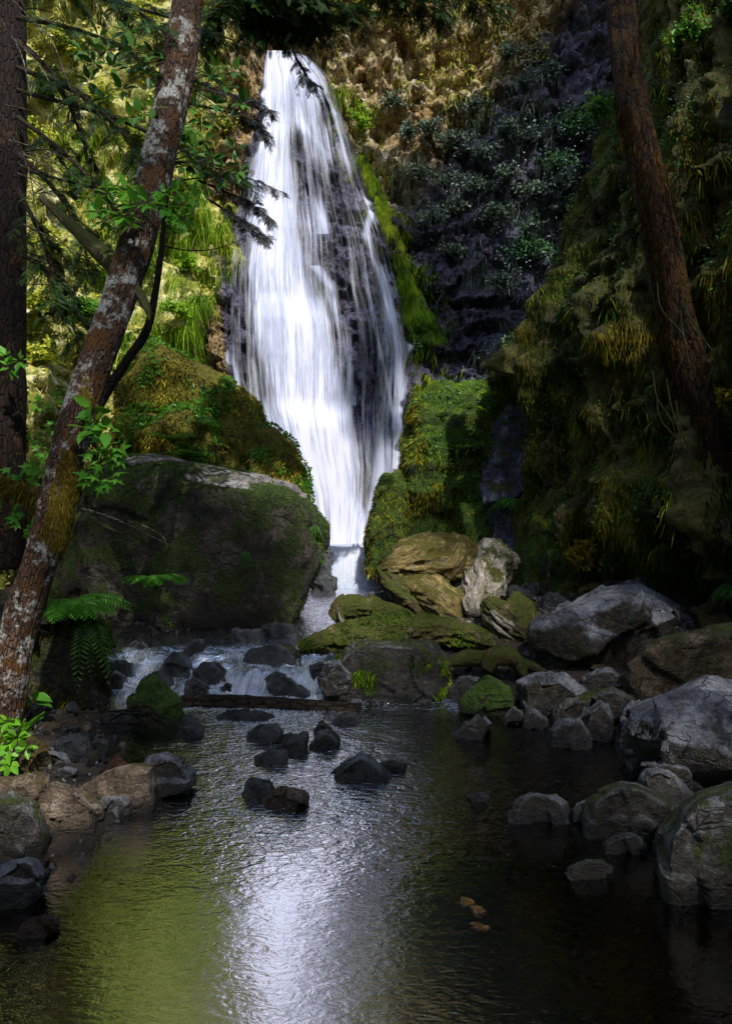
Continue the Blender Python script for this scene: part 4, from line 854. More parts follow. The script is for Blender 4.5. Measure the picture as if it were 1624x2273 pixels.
R('small smooth pale stone against the foot of the long brown rock', [(216, 1784), (235, 1767), (280, 1764), (287, 1780), (222, 1794)], 4.25, 'pale', d=.15, soft=3)
R('rounded green-grey boulder at the tip of the left bank', [(312, 1702), (330, 1682), (370, 1674), (400, 1686), (426, 1719), (432, 1740), (350, 1762)], 4.5, 'grey', 'boulder', 'boulder', d=.35, res=40, soft=3)
R('reddish pointed stone behind the long brown rock', [(230, 1718), (245, 1694), (262, 1676), (286, 1704), (280, 1724)], 4.75, 'red', d=.25, soft=1)
R('small grey-green stone in the shallows behind the sunlit tan boulder', [(108, 1722), (130, 1708), (150, 1701), (171, 1714), (157, 1732), (118, 1736)], 4.65, 'grey', d=.2)
R('small dark stone in the shallows, left of the reddish pointed stone', [(195, 1705), (210, 1694), (232, 1698), (236, 1710), (210, 1714)], 4.95, 'wet', d=.2)
R('blocky black rock at the water edge of the left bank', [(112, 1655), (128, 1642), (165, 1634), (200, 1636), (214, 1664), (212, 1690), (150, 1692)], 5.1, 'wet', d=.35, res=34, soft=1)
R('gold moss-covered stone among the bright leaves at the left edge', [(40, 1684), (48, 1668), (65, 1660), (85, 1682), (89, 1728), (45, 1735)], 4.55, 'gold', d=.25)
R('tilted mossy brown stone behind the gold mossy one', [(38, 1648), (52, 1636), (75, 1633), (127, 1684), (122, 1715), (85, 1705)], 4.85, 'gold', d=.3)
R('grey slab sloping to the water behind the small shallows stones', [(88, 1652), (135, 1668), (168, 1700), (125, 1716), (100, 1700)], 4.9, 'slab', d=.3)
R('dark low rock beside the root tangle on the left bank', [(200, 1650), (215, 1640), (236, 1648), (232, 1672), (208, 1674)], 5.2, 'wet', d=.25)
R('dim brown stone under the leaning trunk', [(120, 1625), (150, 1600), (200, 1606), (215, 1630), (170, 1645)], 5.6, 'brown', d=.35)
R('dark stone between the squat mossy boulder and the bright green one', [(225, 1600), (245, 1575), (285, 1580), (295, 1610), (260, 1625)], 5.8, 'wet', d=.3)

# stones scattered over bed and banks
PEB = []
for k in range(5):
    v, f = hull(rng.normal(size=(16, 3)) * np.array([1, .8, .55])); s = np.ptp(v, axis=0).max(); v = v / s
    v, f = remesh(v, [f], .075); v = relax(v, f, 2); N = vnormals(v, f); v = v + N * (.04 * fbm(v * 4 + k * 9, 3))[:, None]
    PEB.append((v, f))
def strew(n, xr, yr, sr, mats, label, group, zoff=.0, cond=None, kind='stone'):
    first = {}
    c = 0
    while c < n:
        x, y = rng.uniform(*xr), rng.uniform(*yr)
        if cond is not None and not cond(x, y): continue
        k = int(rng.integers(5)); m = mats[int(rng.integers(len(mats)))]; s = rng.uniform(*sr) * rng.uniform(.6, 1.2)
        z = float(ground_z(np.array([x]), np.array([y]))[0]) + zoff * s
        if (k, m) not in first:
            o = mk(kind, PEB[k][0], PEB[k][1], M[m], loc=(0, 0, 0)); first[(k, m)] = o.data
        else:
            o = bpy.data.objects.new(kind, first[(k, m)]); COL.objects.link(o)
        o.location = (x, y, z); o.scale = (s, s, s); o.rotation_euler = (rng.uniform(-.3, .3), rng.uniform(-.3, .3), rng.uniform(0, 6.28))
        tag(o, label, 'stone', group); c += 1
inside = lambda x, y: np.interp(y, _ys, _lf) + .1 < x < np.interp(y, _ys, _rt) - .1
strew(50, (-1.7, 1.5), (4.5, 6.4), (.06, .17), ['wet', 'grey'], 'small stone breaking the ripples of the pool', 'small stones in the ripples', .38, inside)
strew(40, (-2.7, 0), (6.4, 7.5), (.1, .26), ['wet'], 'small black wet stone in the foaming rapids', 'small wet stones in the rapids', .3, inside)
strew(34, (-1.9, 2.1), (2.7, 6.0), (.08, .22), ['brown', 'grey', 'red'], 'rounded stone lying under the clear pool water', 'stones on the pool bed', .1, inside)
strew(26, (1.2, 3.6), (7.8, 10.2), (.07, .2), ['grey', 'brown'], 'small stone on the gravel bar behind the driftwood', 'stones on the gravel bar', .15)
strew(26, (-2.7, -1.3), (4.2, 6.3), (.07, .2), ['wet', 'brown', 'grey'], 'small stone at the edge of the left bank', 'small stones of the left bank', .2, lambda x, y: not inside(x + .1, y))
strew(40, (1.0, 3.2), (4.6, 7.3), (.05, .15), ['grey', 'greymoss', 'brown'], 'small rubble stone between the grey boulders of the right bank', 'rubble of the right bank', .25, lambda x, y: not inside(x - .1, y))
strew(22, (1.2, 3.0), (4.6, 7.), (.1, .24), ['grey', 'brown'], 'small stone wedged between the right bank boulders', 'small stones of the right bank', .2, lambda x, y: not inside(x - .2, y))

# gravel: nobody could count it
B = Bag(); n = 9000
gxy = np.stack([rng.uniform(-3.4, 4.2, n), rng.uniform(2.4, 10.5, n)], -1)
gz_ = ground_z(gxy[:, 0], gxy[:, 1]); Q = V3(gxy[:, 0], gxy[:, 1], gz_)
v, f = hull(rng.normal(size=(11, 3)) * np.array([1, .8, .6])); v = v / np.ptp(v, axis=0).max()
ss = .018 + .1 * rng.random(n) ** 3
Vg, Fg = inst(v, f, Q + V3(0 * ss, 0 * ss, ss * .15), frames(rng.normal(size=(n, 3)) * .35 + np.array([0, 0, 1.])), ss)
B.add(Vg, Fg, rep(rng.random(n), len(v)))
def mat_gravel():
    t = NT('gravel_stones'); c = t.ramp(t.attr('tint'), [(0, (.012, .011, .011)), (.5, (.05, .042, .038)), (.85, (.12, .105, .1)), (1, (.24, .22, .22))])
    c = t.mix(t.mr(t.noise(t.pos(), 60, 4, .7), .35, .65, .6, 0), c, (.01, .009, .008))
    return t.done(t.n('ShaderNodeBsdfPrincipled', {'Base Color': c, 'Roughness': .5}).outputs[0])
M['gravel'] = mat_gravel()
tag(B.build('gravel', M['gravel'], smooth=False, loc=(0, 6, 0)), 'loose gravel on the banks and bed of the stream', 'gravel', kind='stuff')

# cairn on the mossy rock
Pc = P(499, 824, 11.9)
ca_ = empty('cairn', Pc, 'little cairn of flat stones balanced on the mossy rock by the waterfall', 'cairn')
for k, (w_, h_) in enumerate([(.12, .05), (.1, .045), (.07, .04), (.05, .035)]):
    v, f = PEB[k]
    mk('stone', v * np.array([w_, w_, h_ * 1.8]) * 1.2 + Pc + np.array([.01 * (k % 2), 0, .03 + .047 * k]), f, M['brown'], ca_)

# ------------------------------------------------------------------ driftwood
def limb(name, label, cat, pts, radii, mat, loc=None, **kw):
    C = np.array([P(*p) for p in pts]); V, fs = tube(C, radii, **kw)
    o = mk(name, V, fs, M[mat], loc=C[0] if loc is None else loc); tag(o, label, cat); return o, V, fs
rt = empty('driftwood_stump', P(930, 1385, 9.0), 'gnarled golden driftwood stump with swirling grain, left of the grey log', 'driftwood')
def part(name, pts, radii, mat, parent, **kw):
    V, fs = tube(np.array([P(*p) for p in pts]), radii, **kw); return mk(name, V, fs, M[mat], parent)
part('trunk', [(850, 1275, 8.95), (885, 1258, 8.85), (940, 1245, 8.9), (1000, 1238, 9.1), (1030, 1236, 9.4)], [.08, .22, .29, .31, .2], 'goldwood', rt, n=150, seg=96, bump=.16, strand=.14, freq=6, seed=1, chunk=.22)
part('root', [(900, 1290, 8.75), (950, 1320, 8.6), (1000, 1352, 8.5), (1028, 1378, 8.4)], [.1, .2, .22, .1], 'goldwood', rt, n=120, seg=80, bump=.16, strand=.14, freq=6, seed=2, chunk=.22)
part('root', [(842, 1262, 8.9), (870, 1290, 8.75), (915, 1330, 8.65), (960, 1365, 8.6)], [.07, .15, .18, .1], 'mosswood', rt, n=110, seg=72, bump=.16, strand=.14, freq=6, seed=3, chunk=.22)
part('root', [(985, 1270, 8.8), (1012, 1240, 8.75), (1024, 1210, 8.8), (1018, 1200, 8.9)], [.14, .12, .06, .02], 'goldwood', rt, n=40, seg=24, bump=.25, strand=.25, freq=8, seed=4)
part('root', [(870, 1238, 9.1), (920, 1216, 9.2), (985, 1206, 9.3)], [.06, .09, .05], 'mosswood', rt, n=36, seg=20, bump=.3, strand=.2, freq=8, seed=5)
rt = empty('driftwood_log', P(1060, 1380, 8.2), 'thick grey weathered log pointing at the stream, bark peeling in bands', 'driftwood')
part('trunk', [(1100, 1238, 9.9), (1082, 1262, 9.2), (1072, 1300, 8.7), (1066, 1340, 8.35), (1062, 1366, 8.2)], [.26, .3, .26, .2, .13], 'wood', rt, n=170, seg=96, bump=.12, strand=.1, freq=7, seed=6, chunk=.22)
part('branch_stub', [(1050, 1265, 9.2), (1040, 1240, 9.1), (1046, 1226, 9.2)], [.1, .09, .03], 'goldwood', rt, n=24, seg=18, bump=.15, strand=.1, seed=7)
# splintered root wad
rt = empty('splintered_wood', P(1140, 1440, 7.6), 'splintered wedge of mossy grey wood with pointed slivers, right of the flat mossy log', 'driftwood')
part('trunk', [(1080, 1335, 8.0), (1110, 1370, 7.8), (1150, 1405, 7.65), (1185, 1430, 7.55)], [.08, .17, .15, .04], 'mosswood', rt, n=110, seg=80, bump=.24, strand=.4, freq=6, seed=8, chunk=.22)
part('trunk', [(1125, 1340, 8.1), (1160, 1365, 7.95), (1190, 1395, 7.85)], [.1, .14, .05], 'mosswood', rt, n=90, seg=72, bump=.22, strand=.36, freq=6, seed=9, chunk=.22)
for k in range(9):
    a = (1085 + rng.uniform(0, 60), 1350 + rng.uniform(0, 30), 7.6 + rng.uniform(-.05, .1)); b = (a[0] + rng.uniform(50, 80), a[1] + rng.uniform(40, 68), 7.5)
    part('sliver', [a, ((a[0] + b[0]) / 2 - 4, (a[1] + b[1]) / 2 + 4, 7.52), b], [.015, .03, .004], 'wood', rt, n=18, seg=8, strand=.3, seed=20 + k)
part('root', [(1080, 1490, 6.7), (1095, 1462, 6.75), (1125, 1458, 6.8), (1150, 1475, 6.8), (1165, 1500, 6.75)], [.05, .09, .1, .07, .04], 'mosswood', rt, n=40, seg=22, bump=.25, strand=.15, freq=9, seed=31)
part('root', [(1140, 1470, 6.9), (1180, 1480, 6.9), (1216, 1497, 6.85)], [.06, .05, .015], 'mosswood', rt, n=24, seg=14, bump=.2, seed=32)
o_, V, fs = limb('mossy_log', 'flat rotten log thick with green moss lying across the blocky grey boulder', 'driftwood', [(664, 1440, 7.3), (720, 1424, 7.3), (800, 1412, 7.4), (900, 1402, 7.5), (1000, 1402, 7.5), (1100, 1430, 7.4)], [.06, .11, .14, .15, .15, .07], 'mosswood', n=200, seg=80, bump=.22, strand=.2, freq=8, seed=41, chunk=.22)
moss_on(o_, V, fs[0], 6500, M['gmoss'], (.015, .045), (.004, .008), .7, lambda c, n: sstep(-.2, .5, n[:, 2]) * sstep(-.1, .25, fbm(c * 3, 3)), tint=(.0, .7))
o_, V, fs = limb('driftwood_root', 'short twisted brown root behind the flat mossy log, beside the upper stream', 'driftwood', [(744, 1378, 8.0), (770, 1352, 8.0), (815, 1352, 8.1), (880, 1366, 8.2), (940, 1385, 8.1)], [.09, .13, .14, .11, .03], 'mosswood', n=120, seg=64, bump=.16, strand=.14, freq=8, seed=43, chunk=.22)
mk('branch', *tube(np.array([P(*p) for p in [(770, 1400, 7.75), (758, 1372, 7.75), (752, 1350, 7.85)]]), [.03, .035, .015], n=16, seg=10, bump=.1), M['wood'], o_)
o_, V, fs = limb('driftwood_branch', 'mossy tangle of wood between the flat mossy log and the green mossy hump', 'driftwood', [(985, 1475, 6.8), (1030, 1462, 6.85), (1080, 1462, 6.9), (1120, 1440, 7.2)], [.03, .07, .07, .04], 'mosswood', n=36, seg=20, bump=.2, strand=.2, freq=9, seed=45)
limb('sunken_log', 'dark wet log lying level across the stream below the rapids', 'log', [(402, 1562, 6.5), (500, 1564, 6.5), (640, 1572, 6.45), (802, 1580, 6.4)], [.07, .085, .085, .07], 'wetwood', n=140, seg=48, bump=.14, strand=.22, freq=7, seed=47)
rt = empty('root_tangle', P(330, 1630, 5.6), 'tangle of thin dead roots at the water below the bright green boulder', 'roots')
for k in range(11):
    a = P(220 + rng.uniform(0, 80), 1600 + rng.uniform(-25, 30), 5.5 + rng.uniform(-.2, .2)); b = P(300 + rng.uniform(0, 110), 1625 + rng.uniform(-20, 20), 5.45 + rng.uniform(-.1, .1))
    mid = (a + b) / 2 + np.array([0, 0, rng.uniform(.02, .12)])
    mk('root', *tube([a, mid, b], [.008, .012, .004], n=16, seg=6, bump=.2), M['wetwood'], rt)
# ------------------------------------------------------------------ plants on the slopes
def cover(name, label, V, Fc, n, wf, mat, L, W, droop, dirf, down=.0, tint=(.1, .9), sc=1.5, csc=.4):
    Pt, N = sample(V, Fc, n, wf)
    D = N * dirf + rng.normal(size=N.shape) * .4 + np.array([0, 0, -down])
    ll = rng.uniform(*L, len(Pt)) * (.6 + .8 * rng.random(len(Pt)))
    Vb, Fb, k = blades(Pt, D, ll, rng.uniform(*W, len(Pt)), droop)
    tt = np.clip(rng.uniform(*tint, len(Pt)) + fbm(Pt * sc, 3) * csc, 0, 1)
    o = mk(name, Vb, Fb, mat, loc=Pt.mean(0), attr={'tint': rep(tt, k)}); tag(o, label, name.replace('_', ' '), kind='stuff'); return o
def leafcover(name, label, V, Fc, n, wf, mat, size, tmpl, out=.12, tint=(0, 1), sc=1.3, csc=.4):
    Pt, N = sample(V, Fc, n, wf)
    Q = Pt + N * rng.uniform(0, out, len(Pt))[:, None]
    Nn = N * .4 + rng.normal(size=N.shape) * .4 + SUN * .8
    Vl, Fl = inst(*tmpl, Q, frames(Nn), rng.uniform(*size, len(Pt)))
    tt = np.clip(rng.uniform(*tint, len(Pt)) + fbm(Pt * sc, 3) * csc, 0, 1)
    o = mk(name, Vl, Fl, mat, loc=Pt.mean(0), attr={'tint': rep(tt, len(tmpl[0]))}); tag(o, label, name.replace('_', ' '), kind='stuff'); return o
def px_of(c): return CX + c[:, 0] / np.maximum(c[:, 1], .5) * F, HY - (c[:, 2] - H) / np.maximum(c[:, 1], .5) * F
inview = lambda c: (c[:, 1] > 2) * (px_of(c)[0] > -150) * (px_of(c)[0] < 1780) * (px_of(c)[1] > -260) * (px_of(c)[1] < 1400)
nz = lambda c, s, a, b, o=0.: sstep(a, b, fbm(c * s + o, 3))
cover('dry_grass', 'bleached dry grass hanging all over the sunlit slope at left', HV, HF, 50000, lambda c, n: inview(c) * (.25 + nz(c, 1.1, -.25, .2)), M['dry'], (.05, .17), (.008, .018), 1.0, .6, .15)
cover('grass', 'fresh yellow-green grass tufts on the sunlit slope at left', HV, HF, 40000, lambda c, n: inview(c) * nz(c, 1.0, -.05, .3, 7), M['lit'], (.05, .17), (.008, .018), .9, .6, .1, tint=(.2, .9))
leafcover('undergrowth', 'sunlit leafy undergrowth covering the slope at left', HV, HF, 70000, lambda c, n: inview(c) * (.3 + nz(c, .9, -.2, .2, 13)), M['lit'], (.035, .11), LEAF, .3)
strip = lambda c, n: inview(c) * sstep(2.55, 2.0, np.abs(c[:, 1] - 15.2) * 1.2) * sstep(3.5, 4.5, c[:, 2]) * (.25 + nz(c, 1.4, -.2, .2, 3))
cover('lime_grass', 'curtain of bright lime-green grass hanging beside the left edge of the waterfall', HV, HF, 36000, lambda c, n: strip(c, n) * sstep(10.5, 8.5, c[:, 2]), M['lime'], (.08, .3), (.008, .018), 1.2, .5, .25)
# cliff top grasses
dryc = lambda c: 1 - sstep(-.5, -.1, c[:, 0] - np.interp(c[:, 2], _fz[::-1], _fl[::-1])) * sstep(-.3, .0, np.interp(c[:, 2], _fz[::-1], _fr[::-1]) - c[:, 0]) * (c[:, 2] < 12.5)
topw = lambda c, n: inview(c) * sstep(8.8, 10.2, c[:, 2] - c[:, 0] * .6) * (c[:, 0] > -1.5) * (c[:, 0] < 4.4) * dryc(c)
cover('dry_grass', 'bleached grass tufts on the sunlit cliff above and right of the waterfall lip', CLV, CLF[:, ::-1], 11000, lambda c, n: topw(c, n) * nz(c, 1.2, -.15, .25), M['dry'], (.04, .13), (.009, .02), 1.0, .7, .1)
cover('grass', 'green grass patches on the sunlit cliff right of the waterfall lip', CLV, CLF[:, ::-1], 9000, lambda c, n: topw(c, n) * nz(c, .9, .1, .35, 21), M['lit'], (.06, .16), (.009, .02), .9, .6, .1)
leafcover('undergrowth', 'dark low leaves dotted over the sunlit cliff top', CLV, CLF[:, ::-1], 12000, lambda c, n: topw(c, n) * nz(c, 1.5, .0, .3, 31), M['lit'], (.04, .11), LEAF, .25)
leftcl = lambda c, n: inview(c) * (c[:, 0] < -1.9) * (c[:, 2] > 7.5) * dryc(c)
cover('dry_grass', 'bleached grass on the rock left of the waterfall lip', CLV, CLF[:, ::-1], 5000, lambda c, n: leftcl(c, n) * nz(c, 1.3, -.1, .25), M['dry'], (.05, .17), (.01, .02), 1., .6, .1)
# dim creepers on the blue-black cliff
dark = lambda c, n: inview(c) * dryc(c) * (c[:, 0] > .6) * (c[:, 0] < 4.6) * sstep(10.5, 9, c[:, 2] - c[:, 0] * .6)
leafcover('undergrowth', 'sparse grey-green leaves creeping over the shaded cliff right of the waterfall', CLV, CLF[:, ::-1], 40000, lambda c, n: dark(c, n) * nz(c, 1.3, -.1, .3, 41), M['shrub'], (.025, .08), LEAF, .2)
cover('grass', 'thin grey-green grass hanging on the shaded cliff right of the waterfall', CLV, CLF[:, ::-1], 16000, lambda c, n: dark(c, n) * nz(c, 1.1, .05, .3, 51), M['shrub'], (.08, .26), (.006, .014), 1.2, .5, .2, tint=(.1, .85))
# moss curtains on the right wall
wv = lambda c, n: inview(c) * (c[:, 1] > 4)
edge = lambda c: sstep(1.6, .2, c[:, 0] - np.interp(c[:, 2], [0, 3, 4, 5, 7, 8, 10], [2.8, 2.9, 2.3, 2.8, 3.7, 4.2, 4.9]))
colz = lambda c, o: fbm(V3(c[:, 0] * 2.4 + o, c[:, 1] * 2.4, c[:, 2] * .45), 3)
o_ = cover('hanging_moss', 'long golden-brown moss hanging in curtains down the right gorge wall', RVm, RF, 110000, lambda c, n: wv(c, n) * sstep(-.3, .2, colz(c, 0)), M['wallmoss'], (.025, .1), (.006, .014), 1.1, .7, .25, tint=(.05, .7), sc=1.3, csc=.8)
cover('green_moss', 'green moss fringes along the left edge of the right gorge wall', RVm, RF, 36000, lambda c, n: wv(c, n) * (.12 + edge(c)) * sstep(-.1, .3, colz(c, 5)), M['gmoss'], (.03, .11), (.006, .013), 1.2, .6, .2, tint=(.05, .8), csc=.6)
leafcover('ivy', 'small glossy leaves speckling the right gorge wall', RVm, RF, 26000, lambda c, n: wv(c, n) * nz(c, 1.6, .0, .3, 61), M['dim'], (.025, .065), LEAF, .12)
# bright curtain of moss on the right of the fall
mp = np.array([(800, 340), (836, 420), (868, 500), (893, 600), (925, 690), (955, 750)], float); mw = np.array([8, 15, 16, 22, 40, 46], float)
ny = 90; tt_ = np.linspace(0, 1, ny); cy_ = np.interp(tt_, np.linspace(0, 1, 6), mp[:, 1]); cxm = np.interp(tt_, np.linspace(0, 1, 6), mp[:, 0]); wm = np.interp(tt_, np.linspace(0, 1, 6), mw)
uu_ = np.linspace(-.5, .5, 40)
MX = cxm[None] + uu_[:, None] * wm[None] * 1.5; MY = np.repeat(cy_[None], 40, 0)
Yb = np.full(MX.shape, 15.5)
for _ in range(4): Yb = cliff_y((MX - CX) / F * Yb, H + (HY - MY) / F * Yb)
for _ in range(60): Yb[:, 1:-1] = .5 * Yb[:, 1:-1] + .25 * (Yb[:, :-2] + Yb[:, 2:])
Yb = Yb - .03 - .1 * np.cos(uu_ * PI)[:, None] * (.5 + .5 * tt_)[None] - .1 * fbm(V3(MX / 22., MY / 40., 0 * MX), 3)
MV = V3((MX - CX) / F * Yb, Yb, H + (HY - MY) / F * Yb).reshape(-1, 3); MF = grid_faces(40, ny)[:, ::-1]
rt = empty('moss_curtain', MV[MV[:, 2].argmin()], 'bright green tongue of moss draped down the cliff along the right edge of the waterfall', 'moss')
mk('moss_mat', MV + rng.normal(size=MV.shape) * .015, MF, M['greenmoss'], rt)
Pt, N = sample(MV, MF, 22000, lambda c, n: .03 + sstep(-.1, .25, fbm(V3(c[:, 0] * 3., c[:, 1], c[:, 2] * 1.5), 3)))
Vb, Fb, k = blades(Pt, N * .4 + rng.normal(size=N.shape) * .25 + np.array([.12, 0, -.35]), rng.uniform(.04, .14, len(Pt)), rng.uniform(.006, .014, len(Pt)), 1.3)
o_ = mk('moss_strands', Vb, Fb, M['gmoss'], rt, attr={'tint': rep(np.clip(.2 + .4 * fbm(Pt * 2.2, 3) + rng.normal(size=len(Pt)) * .18 + .55 * sstep(5.5, 8.5, Pt[:, 2]), 0, 1), k)}); o_['kind'] = 'stuff'
cover('grass', 'thin green and gold grass trailing at the right edge of the waterfall', CLV, CLF[:, ::-1], 14000, lambda c, n: inview(c) * sstep(.9, .25, np.abs(c[:, 0] - np.interp(c[:, 2], _fz[::-1], _fr[::-1]) - .35)) * (c[:, 2] > 4.5) * (c[:, 2] < 11.8) * nz(c, 1.6, -.1, .2, 71), M['gmoss'], (.05, .18), (.006, .013), 1.2, .5, .25, tint=(.3, 1.))
# ------------------------------------------------------------------ single shrubs and ferns
def shrub_at(px, py, wpx, hpx, mat, label, group, name='shrub', surf='cliff', n=420, Y=None, droop=.6, flowers=0):
    if Y is None:
        Y = 15.5
        for _ in range(5): Y = float(cliff_y(np.array([(px - CX) / F * Y]), np.array([H + (HY - py) / F * Y]))[0])
    base = P(px, py, Y); sx, sz = wpx / F * Y / 2, hpx / F * Y / 2
    rt = empty(name, base, label, 'shrub' if name == 'shrub' else 'fern', group)
    B = Bag(); nb = max(5, n // 40)
    Bs = Bag()
    for k in range(nb):
        a = rng.uniform(-1.2, 1.2); tip = base + np.array([math.sin(a) * sx * rng.uniform(.5, 1.1), -rng.uniform(.15, .5) - .2 * sx, (math.cos(a) * rng.uniform(.2, 1.) - .35) * sz * 1.3])
        mid = (base + tip) / 2 + np.array([0, -.1, .25 * sz])
        Cc = catmull([base, mid, tip], 12); Bs.add(*tube([base, mid, tip], [.012, .008, .003], n=8, seg=4, cap=False), .3)
        m = 40; idx = rng.integers(2, 12, m)
        Q = Cc[idx] + rng.normal(size=(m, 3)) * np.array([.16, .12, .13]) * sx * .9
        Vl, Fl = inst(*LEAF, Q, frames(rng.normal(size=(m, 3)) * .5 + SUN), rng.uniform(.05, .11, m))
        B.add(Vl, Fl, rep(np.clip(rng.beta(2, 2.5, m), 0, 1), 4))
    Bs.build('stems', M['deadwig'], rt); o = B.build('leaves', M[mat], rt, smooth=False)
    if flowers:
        B = Bag(); Q = base + rng.normal(size=(flowers, 3)) * np.array([sx * .55, .12, sz * .5]) - np.array([0, .45, 0])
        Vl, Fl = inst(*OVAL, Q, frames(rng.normal(size=(flowers, 3)) * .4 + np.array([0, -1, .4])), rng.uniform(.035, .06, flowers)); B.add(Vl, Fl, .5); B.build('flowers', M['flower'], rt)['kind'] = 'stuff'
    return rt
GS = 'grey-green shrub clinging to the shaded cliff between the waterfall and the right gorge wall'
for px, py, w_, h_ in [(1010, 330, 110, 60), (1070, 360, 90, 70), (1120, 300, 90, 50), (1160, 330, 110, 60), (1060, 430, 110, 60), (1130, 400, 90, 60), (985, 420, 90, 60), (930, 400, 80, 60), (1180, 440, 110, 60), (1010, 480, 100, 60), (1090, 490, 90, 60), (955, 300, 80, 60), (905, 310, 60, 50), (1120, 140, 80, 60), (1160, 200, 80, 50), (1230, 420, 90, 60), (1160, 520, 90, 50), (1000, 570, 90, 50), (1210, 180, 60, 50), (1240, 480, 80, 60), (1050, 260, 90, 50), (960, 500, 70, 60)]:
    shrub_at(px, py, w_, h_, 'shrub', GS, 'shrubs on the shaded cliff', n=420)
shrub_at(1165, 575, 150, 90, 'fernshrub', 'pale green ferny bush dotted with white flowers, lowest on the shaded cliff', None, n=700, flowers=50)
shrub_at(1120, 640, 120, 70, 'shrub', 'drooping grey-green bush hanging under the white-flowered ferny bush', None, n=500)
shrub_at(1260, 300, 150, 90, 'fernshrub', 'bushy green fern high on the shaded cliff left of the right leaning trunk', None, n=700, flowers=25)
shrub_at(1320, 270, 110, 110, 'broad', 'dark green bush touching the left side of the right leaning trunk', None, n=600, Y=12.)
shrub_at(1230, 380, 120, 60, 'fernshrub', 'low white-speckled fern below the bushy green fern on the shaded cliff', None, n=400, flowers=25)
shrub_at(1500, 130, 120, 130, 'broad', 'bright green fern hanging on the gorge wall right of the leaning trunk top', None, name='fern', n=700, Y=8.6)
shrub_at(1490, 330, 80, 90, 'broad', 'dim green fern on the gorge wall halfway down the right leaning trunk', None, name='fern', n=360, Y=8.6)
shrub_at(1590, 60, 90, 80, 'dim', 'dim leafy tuft on the gorge wall in the top right corner', None, n=360, Y=8.)
shrub_at(1280, 1240, 90, 110, 'goldleaf', 'sunlit yellow bush glowing at the foot of the gorge wall above the slate boulder', None, n=500, Y=9.6)
shrub_at(1600, 900, 80, 120, 'goldleaf', 'rust-gold leaf spray at the right edge beside the foot of the right leaning trunk', None, n=260, Y=7.)
shrub_at(1090, 30, 60, 50, 'goldleaf', 'small yellow bush on the sunlit cliff edge at the top of the picture', None, n=300, Y=None)
shrub_at(930, 790, 60, 70, 'fernshrub', 'pale ferny tuft behind the square mossy block, beside the waterfall', None, n=240)
shrub_at(820, 20, 120, 60, 'lit', 'sunlit pale green bush at the top of the cliff right of the waterfall lip', None, n=500)
shrub_at(880, 250, 90, 70, 'shrub', 'grey-green bush where sunlit cliff turns to shade, right of the waterfall', None, n=400)
shrub_at(800, 290, 60, 110, 'lime', 'lime-green tuft at the upper right edge of the waterfall', None, n=400)
shrub_at(360, 830, 90, 60, 'lime', 'lime-green grass tuft behind the crown of the tall mossy rock', None, n=300, Y=12.6)

bpy.context.view_layer.update()
def hit_at(px, py):
    d_ = Vector(P(px, py, 1.) - np.array([0, 0, H])).normalized()
    h_, l_, *_ = S.ray_cast(bpy.context.evaluated_depsgraph_get(), Vector((0, 0, H)), d_)
    return float(l_.y) if h_ else 12.
for px, py, w_, h_, m_ in [(90, 330, 120, 90, 'lit'), (170, 420, 110, 80, 'broad'), (130, 560, 120, 80, 'lit'), (90, 690, 110, 90, 'lit'), (200, 700, 90, 80, 'broad'), (110, 800, 120, 80, 'lit'), (240, 240, 110, 80, 'lit'), (160, 130, 120, 80, 'lit'), (330, 60, 110, 80, 'lit'), (470, 120, 90, 80, 'lit'), (420, 330, 90, 70, 'broad'), (500, 300, 80, 70, 'lit'), (300, 330, 80, 70, 'lit'), (220, 600, 90, 70, 'lit'), (120, 220, 100, 70, 'broad'), (400, 700, 70, 80, 'lime'), (420, 600, 60, 90, 'lime'), (390, 520, 70, 80, 'broad')]:
    shrub_at(px, py, w_, h_, m_, 'sunlit bush growing on the bright slope behind the leaning trunk', 'bushes on the sunlit slope', Y=hit_at(px, py), n=560)
def fern(name, label, base, n, L, mat, spread=(-1.6, 1.6), lift=.75, sag=.9, wid=1.0, group=None, face=(0, -1, 0)):
    "rosette of arching fronds"
    rt = empty(name, base, label, 'fern', group)
    base = np.array(base, float)
    for k in range(n):
        a = spread[0] + (spread[1] - spread[0]) * (k + .5) / n + rng.uniform(-.12, .12); l_ = L * rng.uniform(.7, 1.1)
        d = np.array([math.sin(a), -math.cos(a) * .9, 0]); B = Bag()
        t = np.linspace(0, 1, 24)[:, None]
        C = base + d * l_ * t * .85 + np.array([0, 0, 1.]) * l_ * (lift * t - sag * t ** 2)
        B.add(*tube(C[::4], [.006, .002], n=12, seg=4, cap=False), .3)
        T = nrm(np.gradient(C, axis=0)); side = nrm(np.cross(T, np.array([0, 0, 1.]))); upv = np.cross(side, T)
        for s in (-1, 1):
            i = np.arange(2, 24); tt = t[i, 0]; ln = l_ * .2 * wid * np.sin(PI * np.clip(.12 + .9 * tt, 0, 1)) ** .8
            A = C[i]; D = nrm(side[i] * s + T[i] * .45 - upv[i] * .12); ww = l_ * .034
            V = np.stack([A - T[i] * ww * .5, A + D * ln[:, None] * .5 - T[i] * ww * .55 + upv[i] * .006, A + D * ln[:, None] - upv[i] * ln[:, None] * .12, A + D * ln[:, None] * .5 + T[i] * ww * .55], 1).reshape(-1, 3)
            B.add(V, np.arange(len(i) * 4).reshape(-1, 4), rep(np.clip(rng.normal(.5, .2, len(i)), 0, 1), 4))
        B.build('frond', M[mat], rt, smooth=False)
    return rt
fern('sword_fern', 'large sword fern arching over the squat mossy boulder beside the leaning trunk', P(140, 1345, 5.9), 19, .74, 'broad', (-.5, 2.2), .55, .62)
